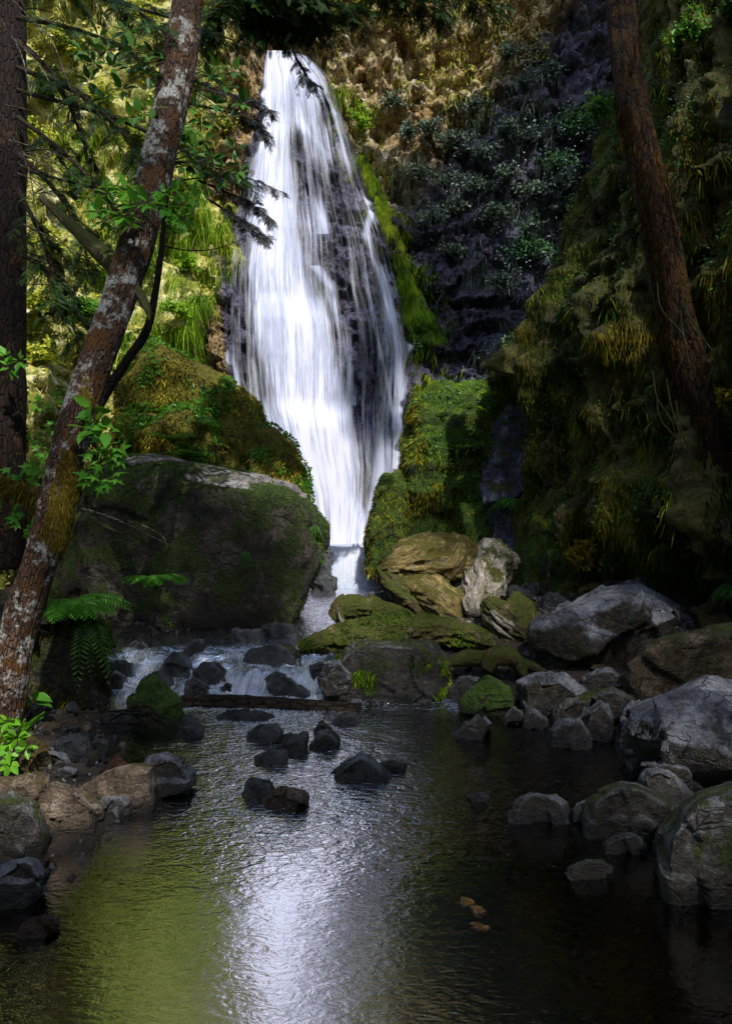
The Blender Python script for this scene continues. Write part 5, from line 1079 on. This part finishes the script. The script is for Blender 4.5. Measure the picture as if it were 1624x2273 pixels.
fern('sword_fern', 'smaller broad-fronded fern against the dark face of the huge boulder', P(345, 1310, 7.8), 10, .6, 'broad', (-1.2, 1.8), 1.15, 1.0, 1.3)
fern('sword_fern', 'dim fern drooping on the face of the squat mossy boulder', P(190, 1370, 5.9), 6, .5, 'dim', (.2, 1.6), .2, 1.3)
fern('fern', 'small fern hanging on the right end of the huge boulder', P(640, 1150, 8.9), 9, .34, 'dim', (-1.6, 1.6), .25, 1.2)
fern('fern', 'second small fern at the rounded tip of the huge boulder', P(690, 1165, 9.0), 7, .28, 'dim', (-1.4, 1.4), .25, 1.2)
fern('fern', 'thin fern sprig on the middle of the huge boulder face', P(545, 1225, 8.45), 4, .22, 'dim', (-1., 1.), .2, 1.2)
fern('fern', 'bright fern rosette on the left part of the tall mossy rock', P(385, 985, 10.3), 10, .5, 'broad', (-1.6, 1.6), .9, .7)
fern('fern', 'fern at the foot of the tall mossy rock above the pale ledge', P(415, 1020, 10.2), 9, .45, 'broad', (-1.6, 1.6), .8, .6)
fern('fern', 'sunlit fern with small leaves in the middle of the tall mossy rock', P(450, 930, 10.6), 9, .4, 'broad', (-1.6, 1.6), .5, .9)
fern('fern', 'green fern tuft on the front of the square mossy block', P(1040, 910, 11.5), 9, .38, 'lime', (-1.6, 1.6), .7, .8)
fern('fern', 'spiky green tuft low on the square mossy block', P(1130, 1110, 11.4), 10, .42, 'broad', (-1.6, 1.6), .5, 1.)
fern('fern', 'arching fern at the right edge above the pinkish rock', P(1640, 1300, 7.3), 8, .5, 'dim', (-1.8, .8), .5, 1.)
def broadplant(name, label, pts, mat, leaf, tmpl, parent=None, loc=None, cat='plant', stemsfrom=None, partname='leaf_spray', stemmat='deadwig', tint=(.3, 1.)):
    base = np.array(loc) if loc is not None else None
    rt = parent if parent is not None else empty(name, base, label, cat)
    B = Bag(); Bs = Bag()
    for p in pts:
        q = P(*p[:3]); st = P(*stemsfrom) if stemsfrom is not None else base
        Bs.add(*tube([st, (st + q) / 2 + np.array([0, 0, .03]), q], [.006, .002], n=8, seg=4, cap=False), .3)
        m = p[3] if len(p) > 3 else 7
        for k in range(m):
            an = 2 * PI * k / m + rng.uniform(-.4, .4); y = np.array([math.cos(an), rng.uniform(-.8, .1), math.sin(an) * .75 - .1]); y = nrm(y)
            z = nrm(np.array([0, -.55, .9]) + rng.normal(size=3) * .3); x = nrm(np.cross(y, z)); z = np.cross(x, y)
            B.add(*inst(*tmpl, q[None] + y * leaf * .12, np.stack([x, y, z], -1)[None], leaf * rng.uniform(.65, 1.15)), float(rng.uniform(*tint)))
    if parent is None:
        Bs.build('stem', M[stemmat], rt); B.build('leaves', M[mat], rt)
    else:
        o = Bs.build(partname, M[stemmat], rt); B.build('leaves', M[mat], o)
    return rt
M['bright'] = mat_leaf('bright_sunlit_leaves', [(0, (.03, .12, .006)), (.5, (.1, .3, .012)), (1, (.2, .45, .03))], .35, .35, .5)
broadplant('leafy_plant', 'bright sunlit leafy plant at the left edge under the foot of the leaning trunk', [(18, 1600, 4.55), (40, 1635, 4.5), (10, 1650, 4.5), (60, 1660, 4.45), (25, 1690, 4.4), (48, 1610, 4.6), (5, 1625, 4.5), (20, 1670, 4.4)], 'bright', .085, OVAL, loc=P(20, 1720, 4.5))
fern('sword_fern', 'single bright fern frond pair rising beside the bright leafy plant', P(30, 1655, 4.6), 3, .36, 'bright', (.6, 1.5), 1.1, .35, .8)
broadplant('leafy_plant', 'three big dim leaves low behind the leaning trunk foot', [(62, 1540, 5.6, 4), (75, 1560, 5.6, 3)], 'broad', .16, OVAL, loc=P(60, 1580, 5.6))
broadplant('leafy_plant', 'maple-leaved seedlings in the shade at the left edge behind the leaning trunk', [(40, 1045, 7.4), (80, 1040, 7.4), (20, 1130, 7.3), (60, 1160, 7.3), (30, 1080, 7.4), (95, 1060, 7.3)], 'broad', .2, MAPLE, loc=P(50, 1200, 7.4))
broadplant('leafy_plant', 'leafy tuft dangling at the far left near the reddish trunk', [(15, 790, 7.6), (45, 800, 7.6), (25, 815, 7.6)], 'broad', .14, LEAF, loc=P(20, 760, 7.7))
broadplant('leafy_plant', 'low leafy stems on the slope between the two left trunks', [(95, 900, 8.4), (120, 950, 8.3), (80, 970, 8.3), (140, 880, 8.5), (100, 1000, 8.2), (130, 1010, 8.2)], 'broad', .15, MAPLE, loc=P(110, 1050, 8.4))
# ------------------------------------------------------------------ trees
def bough(parent, pts, radii, ntw, twl, mat='conifer', bare=False, name='bough', barkm='deadwig', sag=.35, spr=.16, bend=0.):
    "branch with flat needle sprays left and right"
    C = np.array([P(*p) for p in pts]); V, fs = tube(C, radii, n=26, seg=7, bump=.08, freq=20)
    o = mk(name, V, fs, M[barkm], parent)
    if bare: return o
    Cc = catmull(C, 60); T = nrm(np.gradient(Cc, axis=0)); B = Bag(); Bs = Bag()
    for k in range(ntw):
        i = int(8 + 51 * (k + rng.random()) / ntw); i = min(i, 59); s = 1 if k % 2 else -1
        side = nrm(np.cross(T[i], np.array([0, 0, 1.])) * s + rng.normal(size=3) * .25); f = 1 - .55 * i / 60
        tl = twl * f * rng.uniform(.6, 1.15)
        t = np.linspace(0, 1, 7)[:, None]
        c = Cc[i] + (side * .75 + T[i] * .6) * tl * t + np.array([0, 0, -1.]) * tl * sag * t ** 2
        Bs.add(*tube(c[::2], [.004, .0015], n=7, seg=4, cap=False), .2)
        for q in range(1, 7):
            for ss in (-1, 1, 0) if q == 6 else (-1, 1):
                d = nrm(c[q] - c[q - 1]); sd = nrm(np.cross(d, np.array([0, 0, 1.]))) * ss
                y = nrm(d * .75 + sd * .7 + np.array([0, 0, -.15]) + rng.normal(size=3) * .12)
                z = nrm(np.array([0, -.35, .8]) + rng.normal(size=3) * .35); x = nrm(np.cross(y, z)); z = np.cross(x, y)
                B.add(*inst(*SPRIG, c[q][None], np.stack([x, y, z], -1)[None], spr * rng.uniform(.6, 1.1) * (1.1 - .07 * q)), float(rng.beta(2, 3)))
    Bs.build('twigs', M['deadwig'], o)['kind'] = 'stuff'; B.build('needles', M[mat], o, smooth=False)
    return o
# far left dark trunk with drooping boughs
rt = empty('conifer', P(20, 1180, 8.2), 'straight dark reddish conifer trunk at the left edge with drooping boughs', 'tree')
V, fs = tube(np.array([P(*p) for p in [(14, 1260, 8.2), (16, 1000, 8.2), (20, 700, 8.2), (22, 400, 8.2), (24, 100, 8.2), (26, -250, 8.2)]]), [.23, .2, .19, .18, .17, .15], n=160, seg=40, bump=.06, strand=.07, freq=5, seed=3)
mk('trunk', V, fs, M['darkbark'], rt)
for pts in [[(40, 40, 8), (150, 60, 7.2), (280, 110, 6.6), (360, 190, 6.3)], [(40, 150, 8), (160, 200, 7.3), (270, 290, 6.8), (350, 400, 6.6)], [(40, 260, 8), (130, 330, 7.4), (230, 430, 7), (320, 560, 6.8)],
            [(40, -40, 8), (200, -10, 7.4), (380, 40, 7), (520, 90, 6.8)], [(40, 340, 8), (120, 420, 7.6), (180, 520, 7.4), (200, 620, 7.3)], [(40, 90, 8), (120, 170, 7.6), (180, 300, 7.4), (210, 420, 7.3)],
            [(40, 560, 8), (100, 600, 7.7), (150, 680, 7.6), (175, 770, 7.6)], [(30, -120, 8), (160, -60, 7), (300, 20, 6.4), (420, 120, 6.1)], [(40, 200, 8), (250, 260, 7.6), (420, 340, 7.4), (560, 420, 7.3)], [(40, 420, 8), (90, 520, 7.8), (120, 620, 7.7), (110, 700, 7.7)]]:
    bough(rt, pts, [.03, .018, .006], 19, .5, spr=.16)
for pts in [[(60, 380, 7.8), (250, 420, 7.6), (440, 395, 7.5), (545, 395, 7.5), (630, 428, 7.5)], [(440, 400, 7.5), (510, 430, 7.5), (560, 455, 7.5), (606, 488, 7.5)], [(460, 440, 7.5), (520, 480, 7.5), (560, 505, 7.5), (592, 530, 7.5)], [(400, 170, 7.4), (500, 205, 7.4), (560, 222, 7.4), (606, 252, 7.4)], [(420, 230, 7.4), (510, 250, 7.4), (560, 270, 7.4), (590, 300, 7.4)]]:
    bough(rt, pts, [.016, .008, .003], 22, .24, 'greyneedle', spr=.1)
for k in range(22):      # bare bright twigs
    x0, y0 = rng.uniform(0, 60), rng.uniform(-40, 700); x1 = x0 + rng.uniform(60, 330); y1 = y0 + rng.uniform(20, 330); Y = rng.uniform(5.6, 7.8)
    bough(rt, [(x0, y0, Y), ((x0 * 2 + x1) / 3 + 10, y0 + (y1 - y0) * .25 + rng.uniform(-10, 10), Y), ((x0 + 2 * x1) / 3, y0 + (y1 - y0) * .6 + rng.uniform(-10, 15), Y - .1), (x1, y1, Y - .1)], [.007, .005, .0015], 0, 0, bare=True, name='twig', barkm='twig' if k % 3 else 'deadwig')
# top bough that hangs before the lip
rt = empty('hanging_bough', P(600, -160, 8.), 'conifer bough drooping into the top of the picture in front of the waterfall lip', 'branch')
o = bough(rt, [(600, -160, 8.), (612, -20, 7.9), (650, 110, 7.8), (675, 160, 7.8), (700, 196, 7.8)], [.03, .014, .003], 26, .28, 'greyneedle', spr=.1, name='bough')
for pts in [[(470, -120, 7.6), (540, -20, 7.6), (620, 30, 7.6), (690, 60, 7.6)], [(560, -150, 7.4), (620, -50, 7.3), (700, 0, 7.3), (800, 30, 7.3)], [(620, -160, 7.5), (560, -60, 7.4), (500, 10, 7.3), (470, 60, 7.3)], [(640, -150, 7.6), (760, -70, 7.6), (880, -20, 7.6), (980, 30, 7.6)], [(640, -150, 7.6), (820, -90, 7.6), (960, -40, 7.6), (1110, 20, 7.6)], [(600, -150, 7.8), (590, -60, 7.8), (600, 10, 7.8), (615, 75, 7.8)], [(610, -150, 7.7), (660, -60, 7.7), (690, 0, 7.7), (720, 50, 7.7)], [(520, -150, 7.7), (530, -60, 7.7), (540, 0, 7.7), (560, 60, 7.7)]]:
    bough(rt, pts, [.02, .01, .004], 44, .5, 'conifer', spr=.17)
# leaning tree
rt = empty('leaning_tree', P(0, 1640, 5.25), 'leaning tree trunk with white lichen patches and gold moss crossing the left of the picture', 'tree')
tp = [(-8, 1660, 5.25), (22, 1500, 5.3), (40, 1400, 5.35), (88, 1250, 5.4), (125, 1120, 5.45), (158, 980, 5.5), (205, 830, 5.6), (255, 690, 5.7), (312, 510, 5.85), (358, 330, 6.0), (396, 150, 6.1), (418, 0, 6.2), (450, -220, 6.3)]
TC = np.array([P(*p) for p in tp]); TR = [.155, .132, .127, .124, .126, .13, .126, .126, .136, .134, .142, .126, .118]
V, fs = tube(TC, TR, n=520, seg=110, bump=.07, strand=.085, freq=5, seed=7)
mk('trunk', V, fs, M['bark'], rt); LT = (V, fs[0])
V_, F_, N_ = V, fs[0], None
Pt, N = sample(V, fs[0], 9000, lambda c, n: (n[:, 0] > .25) * (n[:, 1] < .5) * sstep(.05, .3, fbm(c * V3(2.5, 2.5, 1.6), 3)) * sstep(3.4, 2.8, c[:, 2]) * sstep(.9, 1.5, c[:, 2]))
Vb, Fb, k = blades(Pt, N + rng.normal(size=N.shape) * .4 - np.array([0, 0, .4]), rng.uniform(.01, .032, len(Pt)), rng.uniform(.003, .006, len(Pt)), 1.2)
M['barkmoss'] = mat_leaf('bark_moss', [(0, (.02, .012, .003)), (.5, (.09, .06, .007)), (1, (.3, .24, .03))], .3, .7, .2)
mk('moss', Vb, Fb, M['barkmoss'], rt, attr={'tint': rep(np.clip(rng.beta(2, 2, len(Pt)) + .3 * fbm(Pt * 3, 2), 0, 1), k)})['kind'] = 'stuff'
br = bough(rt, [(300, 640, 5.75), (240, 575, 5.95), (165, 505, 6.3), (92, 438, 6.6)], [.075, .085, .06, .03], 0, 0, bare=True, name='branch', barkm='mosswood')
bough(rt, [(250, 590, 5.8), (290, 625, 5.75), (325, 680, 5.7), (332, 712, 5.65)], [.04, .05, .035, .01], 0, 0, bare=True, name='branch', barkm='mosswood')
def spray(frm, pts, leaf, tm, mat='broad'): broadplant('x', None, pts, mat, leaf, tm, parent=rt, stemsfrom=frm)
spray((330, 480, 5.8), [(240, 430, 5.5), (280, 425, 5.5), (250, 465, 5.5), (305, 455, 5.45), (220, 470, 5.5), (275, 480, 5.5), (330, 450, 5.4), (200, 445, 5.6), (255, 415, 5.6), (290, 500, 5.5), (235, 490, 5.6)], .125, OVAL)
spray((345, 440, 5.85), [(385, 430, 5.6), (410, 455, 5.6), (370, 460, 5.6), (430, 440, 5.7), (395, 480, 5.6), (450, 420, 5.8), (420, 480, 5.7), (365, 430, 5.6)], .12, OVAL)
spray((350, 260, 5.9), [(310, 255, 5.6, 4), (345, 238, 5.6, 4), (290, 262, 5.7, 4)], .13, OVAL)
spray((380, 130, 6.0), [(300, 110, 5.8), (330, 60, 5.8), (250, 150, 6), (240, 110, 6), (290, 150, 5.9), (330, 170, 5.9), (210, 140, 6), (340, 120, 5.9), (270, 200, 6), (200, 180, 6.1), (180, 110, 6.1), (220, 80, 6.1), (280, 70, 6), (230, 220, 6)], .12, OVAL, 'dim')
spray((395, 190, 6.0), [(450, 200, 6.2), (480, 230, 6.2), (430, 240, 6.2), (500, 190, 6.3), (520, 160, 6.3), (465, 170, 6.2), (540, 230, 6.3), (480, 150, 6.3), (510, 260, 6.3), (445, 270, 6.2)], .12, OVAL, 'dim')
spray((370, 360, 6.0), [(430, 330, 6.2), (470, 350, 6.2), (500, 370, 6.2), (450, 380, 6.2), (520, 330, 6.3), (410, 370, 6.1), (490, 400, 6.3), (455, 310, 6.2), (530, 380, 6.3)], .12, OVAL, 'dim')
spray((210, 900, 5.55), [(205, 905, 5.35, 3), (215, 935, 5.3, 5), (195, 950, 5.3, 4), (235, 955, 5.3, 4)], .15, OVAL)
spray((200, 960, 5.5), [(240, 990, 5.4), (255, 1005, 5.4), (225, 1015, 5.35), (215, 1065, 5.4), (235, 1060, 5.4)], .16, MAPLE)
# thin sapling behind the leaning tree
rt2 = empty('sapling', P(285, 790, 6.6), 'thin dark sapling stem beside the right of the leaning trunk', 'sapling')
mk('trunk', *tube(np.array([P(*p) for p in [(180, 1000, 6.5), (225, 890, 6.55), (283, 800, 6.6), (325, 735, 6.6), (345, 650, 6.65), (358, 560, 6.7), (368, 460, 6.75), (390, 340, 6.8), (400, 230, 6.8)]]), [.055, .05, .045, .04, .034, .028, .02, .012, .006], n=90, seg=14, bump=.1, freq=14), M['darkbark'], rt2)
Bq = bough(rt2, [(360, 545, 6.7), (420, 556, 6.7), (480, 552, 6.7), (540, 530, 6.7)], [.008, .006, .002], 0, 0, bare=True, name='twig')
# low mossy branch + dead twigs at the left
rt3 = empty('mossy_branch', P(-40, 1085, 6.), 'gold-mossed branch poking in at the left edge behind the leaning trunk', 'branch')
V, fs = tube(np.array([P(*p) for p in [(-60, 1062, 6.), (0, 1075, 6.), (60, 1085, 5.9), (110, 1110, 5.8)]]), [.05, .055, .045, .02], n=40, seg=16, bump=.25, freq=12)
mk('branch', V, fs, M['goldwood'], rt3)
Pt, N = sample(V, fs[0], 2500); Vb, Fb, k = blades(Pt, N + rng.normal(size=N.shape) * .4, rng.uniform(.03, .09, len(Pt)), rng.uniform(.004, .008, len(Pt)), .9)
mk('moss', Vb, Fb, M['barkmoss'], rt3, attr={'tint': rep(rng.beta(2, 2, len(Pt)), k)})['kind'] = 'stuff'
rt4 = empty('dead_branch', P(190, 1140, 7.2), 'bare forked dead branch lying against the dark face of the huge boulder', 'branch')
bough(rt4, [(180, 1128, 7.2), (250, 1150, 7.25), (310, 1178, 7.3), (390, 1216, 7.3)], [.014, .01, .003], 0, 0, bare=True, name='branch', barkm='twig')
bough(rt4, [(280, 1155, 7.2), (330, 1172, 7.25), (362, 1192, 7.3), (372, 1218, 7.3)], [.008, .006, .002], 0, 0, bare=True, name='twig', barkm='twig')
bough(rt4, [(200, 1150, 7.3), (240, 1172, 7.3), (270, 1185, 7.3)], [.03, .025, .01], 0, 0, bare=True, name='branch', barkm='mosswood')
# right leaning trunk
rt5 = empty('leaning_mossy_tree', P(1580, 1080, 7.3), 'dark mossy brown trunk leaning along the right gorge wall from the top of the picture', 'tree')
tp = [(1590, 1090, 7.4), (1566, 1000, 7.3), (1532, 850, 7.25), (1492, 690, 7.2), (1462, 500, 7.2), (1425, 330, 7.25), (1395, 180, 7.3), (1380, 40, 7.35), (1370, -220, 7.4)]
V, fs = tube(np.array([P(*p) for p in tp]), [.24, .18, .175, .168, .165, .155, .15, .15, .145], n=200, seg=52, bump=.12, strand=.14, freq=3.2, seed=11)
mk('trunk', V, fs, M['rootbark'], rt5)
Pt, N = sample(V, fs[0], 9000, lambda c, n: (.15 + sstep(.3, .9, np.abs(n[:, 0]))) * sstep(-.15, .25, fbm(c * V3(3, 3, 1.2), 3)))
Vb, Fb, k = blades(Pt, N * .8 + rng.normal(size=N.shape) * .4 - np.array([0, 0, .6]), rng.uniform(.015, .06, len(Pt)), rng.uniform(.004, .008, len(Pt)), 1.2)
M['rustmoss'] = mat_leaf('rust_moss', [(0, (.006, .003, .001)), (.55, (.03, .014, .003)), (.9, (.1, .055, .006)), (1, (.25, .15, .015))], .25, .7, .2)
mk('moss', Vb, Fb, M['rustmoss'], rt5, attr={'tint': rep(np.clip(rng.beta(2, 2.5, len(Pt)) + .3 * fbm(Pt * 2, 2), 0, 1), k)})['kind'] = 'stuff'
for k in range(8):
    x = 1475 + rng.uniform(-30, 110); y = rng.uniform(560, 900)
    bough(rt5, [(x, y, 7.0), (x + 10, y + 60, 6.95), (x + 35 + rng.uniform(-20, 30), y + 130, 6.95), (x + 40, y + 210, 7.0)], [.006, .008, .003], 0, 0, bare=True, name='root', barkm='mosswood')

# ------------------------------------------------------------------ unseen leaf canopy overhead, shaped to shade all but chosen sunlit areas
bpy.context.view_layer.update()
dg = bpy.context.evaluated_depsgraph_get()
from mathutils.geometry import intersect_point_tri
def poly_in(pts, x, y):
    p = np.array(pts, float); n = len(p); r = False
    j = n - 1
    for i in range(n):
        if (p[i, 1] > y) != (p[j, 1] > y) and x < (p[j, 0] - p[i, 0]) * (y - p[i, 1]) / (p[j, 1] - p[i, 1] + 1e-9) + p[i, 0]: r = not r
        j = i
    return r
LIT = [(1., [(-200, -300), (600, -300), (584, 120), (540, 430), (500, 600), (470, 820), (300, 800), (250, 900), (60, 900), (-200, 800)]),
       (1., [(560, -300), (1150, -300), (1125, 0), (1085, 210), (960, 290), (860, 330), (780, 330)]),
       (1., [(560, 100), (700, 120), (800, 330), (830, 480), (810, 640), (770, 740), (480, 740), (500, 540)]), (1., [(480, 740), (770, 740), (740, 880), (480, 880)]), (1., [(480, 880), (740, 880), (800, 1000), (480, 1000)]),
       (.9, [(420, 805), (560, 830), (600, 920), (672, 1040), (672, 1100), (580, 1080), (470, 1030), (440, 900)]),
       (.5, [(250, 780), (430, 800), (440, 1030), (270, 1030)]), (.6, [(885, 840), (1110, 840), (1100, 1100), (885, 1180)]), (.4, [(1090, 850), (1230, 850), (1200, 1200), (900, 1220)]), (1., [(715, 1195), (860, 1195), (860, 1340), (700, 1340)]), (.42, [(1090, 1690), (1700, 1690), (1700, 2050), (1100, 2050)]), (.3, [(1000, 1290), (1700, 1280), (1700, 2050), (1100, 2050), (1000, 1560)]), (.35, [(700, 1200), (1200, 1200), (1200, 1600), (700, 1600)]),
       (1., [(480, 1000), (920, 1000), (920, 1210), (690, 1210)]), (.8, [(650, 1290), (860, 1290), (860, 1420), (650, 1420)]), (1., [(250, 1005), (440, 1025), (690, 1085), (690, 1115), (560, 1095), (400, 1070)]),
       (1., [(880, 820), (1090, 830), (1080, 900), (1000, 950), (960, 1050), (885, 1060)]),
       (.5, [(820, 1040), (900, 1030), (900, 1150), (830, 1150)]),
       (.75, [(840, 1205), (1130, 1210), (1120, 1320), (1000, 1380), (870, 1320)]),
       (.45, [(690, 1390), (1000, 1380), (1100, 1420), (1180, 1420), (1190, 1450), (900, 1420), (690, 1440)]),
       (.9, [(1225, 1150), (1345, 1150), (1345, 1300), (1225, 1300)]), (.9, [(1440, 1280), (1624, 1290), (1624, 1400), (1520, 1400)]),
       (1., [(-80, 1500), (70, 1500), (115, 1590), (95, 1735), (225, 1765), (225, 1800), (-80, 1790)]), (.7, [(190, 1700), (345, 1690), (330, 1745), (200, 1770)]),
       (.5, [(0, 1200), (120, 1200), (60, 1560), (-20, 1560)]), (.45, [(90, 850), (280, 850), (180, 1150), (100, 1150)]), (.4, [(260, 400), (450, -100), (380, -100), (200, 700)]),
       (.6, [(1090, 770), (1260, 700), (1260, 850), (1100, 860)]), (.5, [(1130, 540), (1240, 540), (1240, 620), (1090, 660)]), (.5, [(1250, 330), (1700, -200), (1700, 1000), (1180, 850)]), (.4, [(850, 330), (1250, 300), (1180, 560), (900, 520)]),
       (.3, [(800, 340), (860, 420), (930, 640), (990, 750), (930, 770), (860, 560)]),
       (.8, [(150, 880), (260, 880), (270, 1080), (200, 1080)]), (.8, [(180, 400), (460, 400), (460, 500), (180, 500)]), (.5, [(120, 1240), (420, 1220), (420, 1330), (120, 1400)])]
TRL = [(.25, [(-50, -300), (600, -300), (600, 1700), (-50, 1700)]), (.7, [(-20, 1150), (120, 1150), (60, 1600), (-20, 1600)]), (.8, [(150, 860), (280, 860), (280, 1080), (150, 1080)]), (.7, [(180, 400), (470, 400), (470, 500), (180, 500)])]
LIT.append((.6, [(950, 1955), (1110, 1955), (1110, 2055), (950, 2055)]))
ax = nrm(np.cross(SUN, np.array([0, 0, 1.]))); ay = np.cross(SUN, ax)
CELL = .26; cells = {}
for iy in range(-20, 172):
    for ix in range(-14, 132):
        px, py = ix * 14. + rng.uniform(-5, 5), iy * 14. + rng.uniform(-5, 5)
        d = Vector(P(px, py, 1.) - np.array([0, 0, H])).normalized()
        org = Vector((0, 0, H))
        for _hop in range(14):
            hit, loc, *_r = S.ray_cast(dg, org, d)
            if not hit: break
            par = _r[2].parent
            if par is not None and par.parent is not None: par = par.parent
            nm_ = par.name if par is not None else _r[2].name
            org = loc + d * .02
            if nm_.startswith(('conifer', 'hanging_bough', 'sapling')): continue
            see = nm_.startswith('leaning_tree')
            own = TRL if see else [(.12, [(-300, -300), (1900, -300), (1900, 2300), (-300, 2300)])] if nm_.startswith('leaning_mossy') else LIT
            lv = 0.
            for a, pl in own:
                if poly_in(pl, px, py): lv = max(lv, a)
            p = np.array(loc); key = (int(np.floor(p @ ax / CELL)), int(np.floor(p @ ay / CELL)))
            nn = float(np.clip(1 + 1.1 * fbm(p[None] * 1.6 + 3, 2)[0], .25, 2.))
            cells.setdefault(key, []).append((1. if lv >= .99 else min(lv * nn, .96), loc.y ** 2))
            if not see: break
B = Bag()
us = [k[0] for k in cells]; vs = [k[1] for k in cells]
for iu in range(min(us) - 5, max(us) + 6):
    for iv in range(min(vs) - 5, max(vs) + 6):
        c_ = cells.get((iu, iv)); nl = [np.mean([q[0] for q in cells[(iu + a, iv + b)]]) for a in (-1, 0, 1) for b in (-1, 0, 1) if (iu + a, iv + b) in cells]
        if c_ is not None: tau = .98 if sum(q[0] > .97 for q in c_) >= 2 else sum(q[0] * q[1] for q in c_) / sum(q[1] for q in c_)
        else: tau = np.mean(nl) if nl else 0.
        m = int(round(-math.log(max(tau, .03)) / .36))
        if sum(q > .7 for q in nl) >= 3: m = m // 3
        if m < 1: continue
        ctr = ax * (iu + .5) * CELL + ay * (iv + .5) * CELL + SUN * (46 + 2.5 * float(fbm(np.array([[iu * .15, iv * .15, 2.]]), 2)[0]))
        Q = ctr + ax * rng.uniform(-.13, .13, m)[:, None] + ay * rng.uniform(-.13, .13, m)[:, None] + SUN * rng.uniform(-.8, .8, m)[:, None]
        R_ = frames(SUN[None] + rng.normal(size=(m, 3)) * .3); L_ = rng.uniform(.24, .36, m)
        B.add(*inst(*LEAF, Q - R_[:, :, 1] * L_[:, None] * .45, R_, L_), rep(rng.random(m), 4))
can = B.build('shade_canopy', M['canopy'], smooth=False, loc=SUN * 46); tag(can, 'unseen leaf canopy high overhead, shaped to cast the wanted shade and sun gaps', 'forest', kind='stuff')
# unseen leaves added behind and beside the viewer to cut low skylight
B = Bag(); m = 6000
an = rng.uniform(PI * .98, PI * 2.02, m); rr = rng.uniform(10, 13, m); zz = rng.uniform(0, 8, m)
Q = V3(np.cos(an) * rr, np.sin(an) * rr + 1, zz)
lit_ = {k for k, c_ in cells.items() if np.mean([q[0] for q in c_]) > .3}
kp = np.array([not any((int(np.floor(q @ ax / CELL)) + a, int(np.floor(q @ ay / CELL)) + b) in lit_ for a in (-2, 0, 2) for b in (-2, 0, 2)) for q in Q]); Q, an = Q[kp], an[kp]; m = len(Q)
B.add(*inst(*LEAF, Q, frames(V3(-np.cos(an), -np.sin(an), .3 + 0 * an) + rng.normal(size=(m, 3)) * .5), rng.uniform(.5, 1.1, m)), rep(rng.random(m), 4))
fo = B.build('screen_woods', M['canopy'], smooth=False, loc=(0, -10, 0)); tag(fo, 'unseen wood behind the viewer, added to block low skylight', 'screen_woods', kind='stuff')
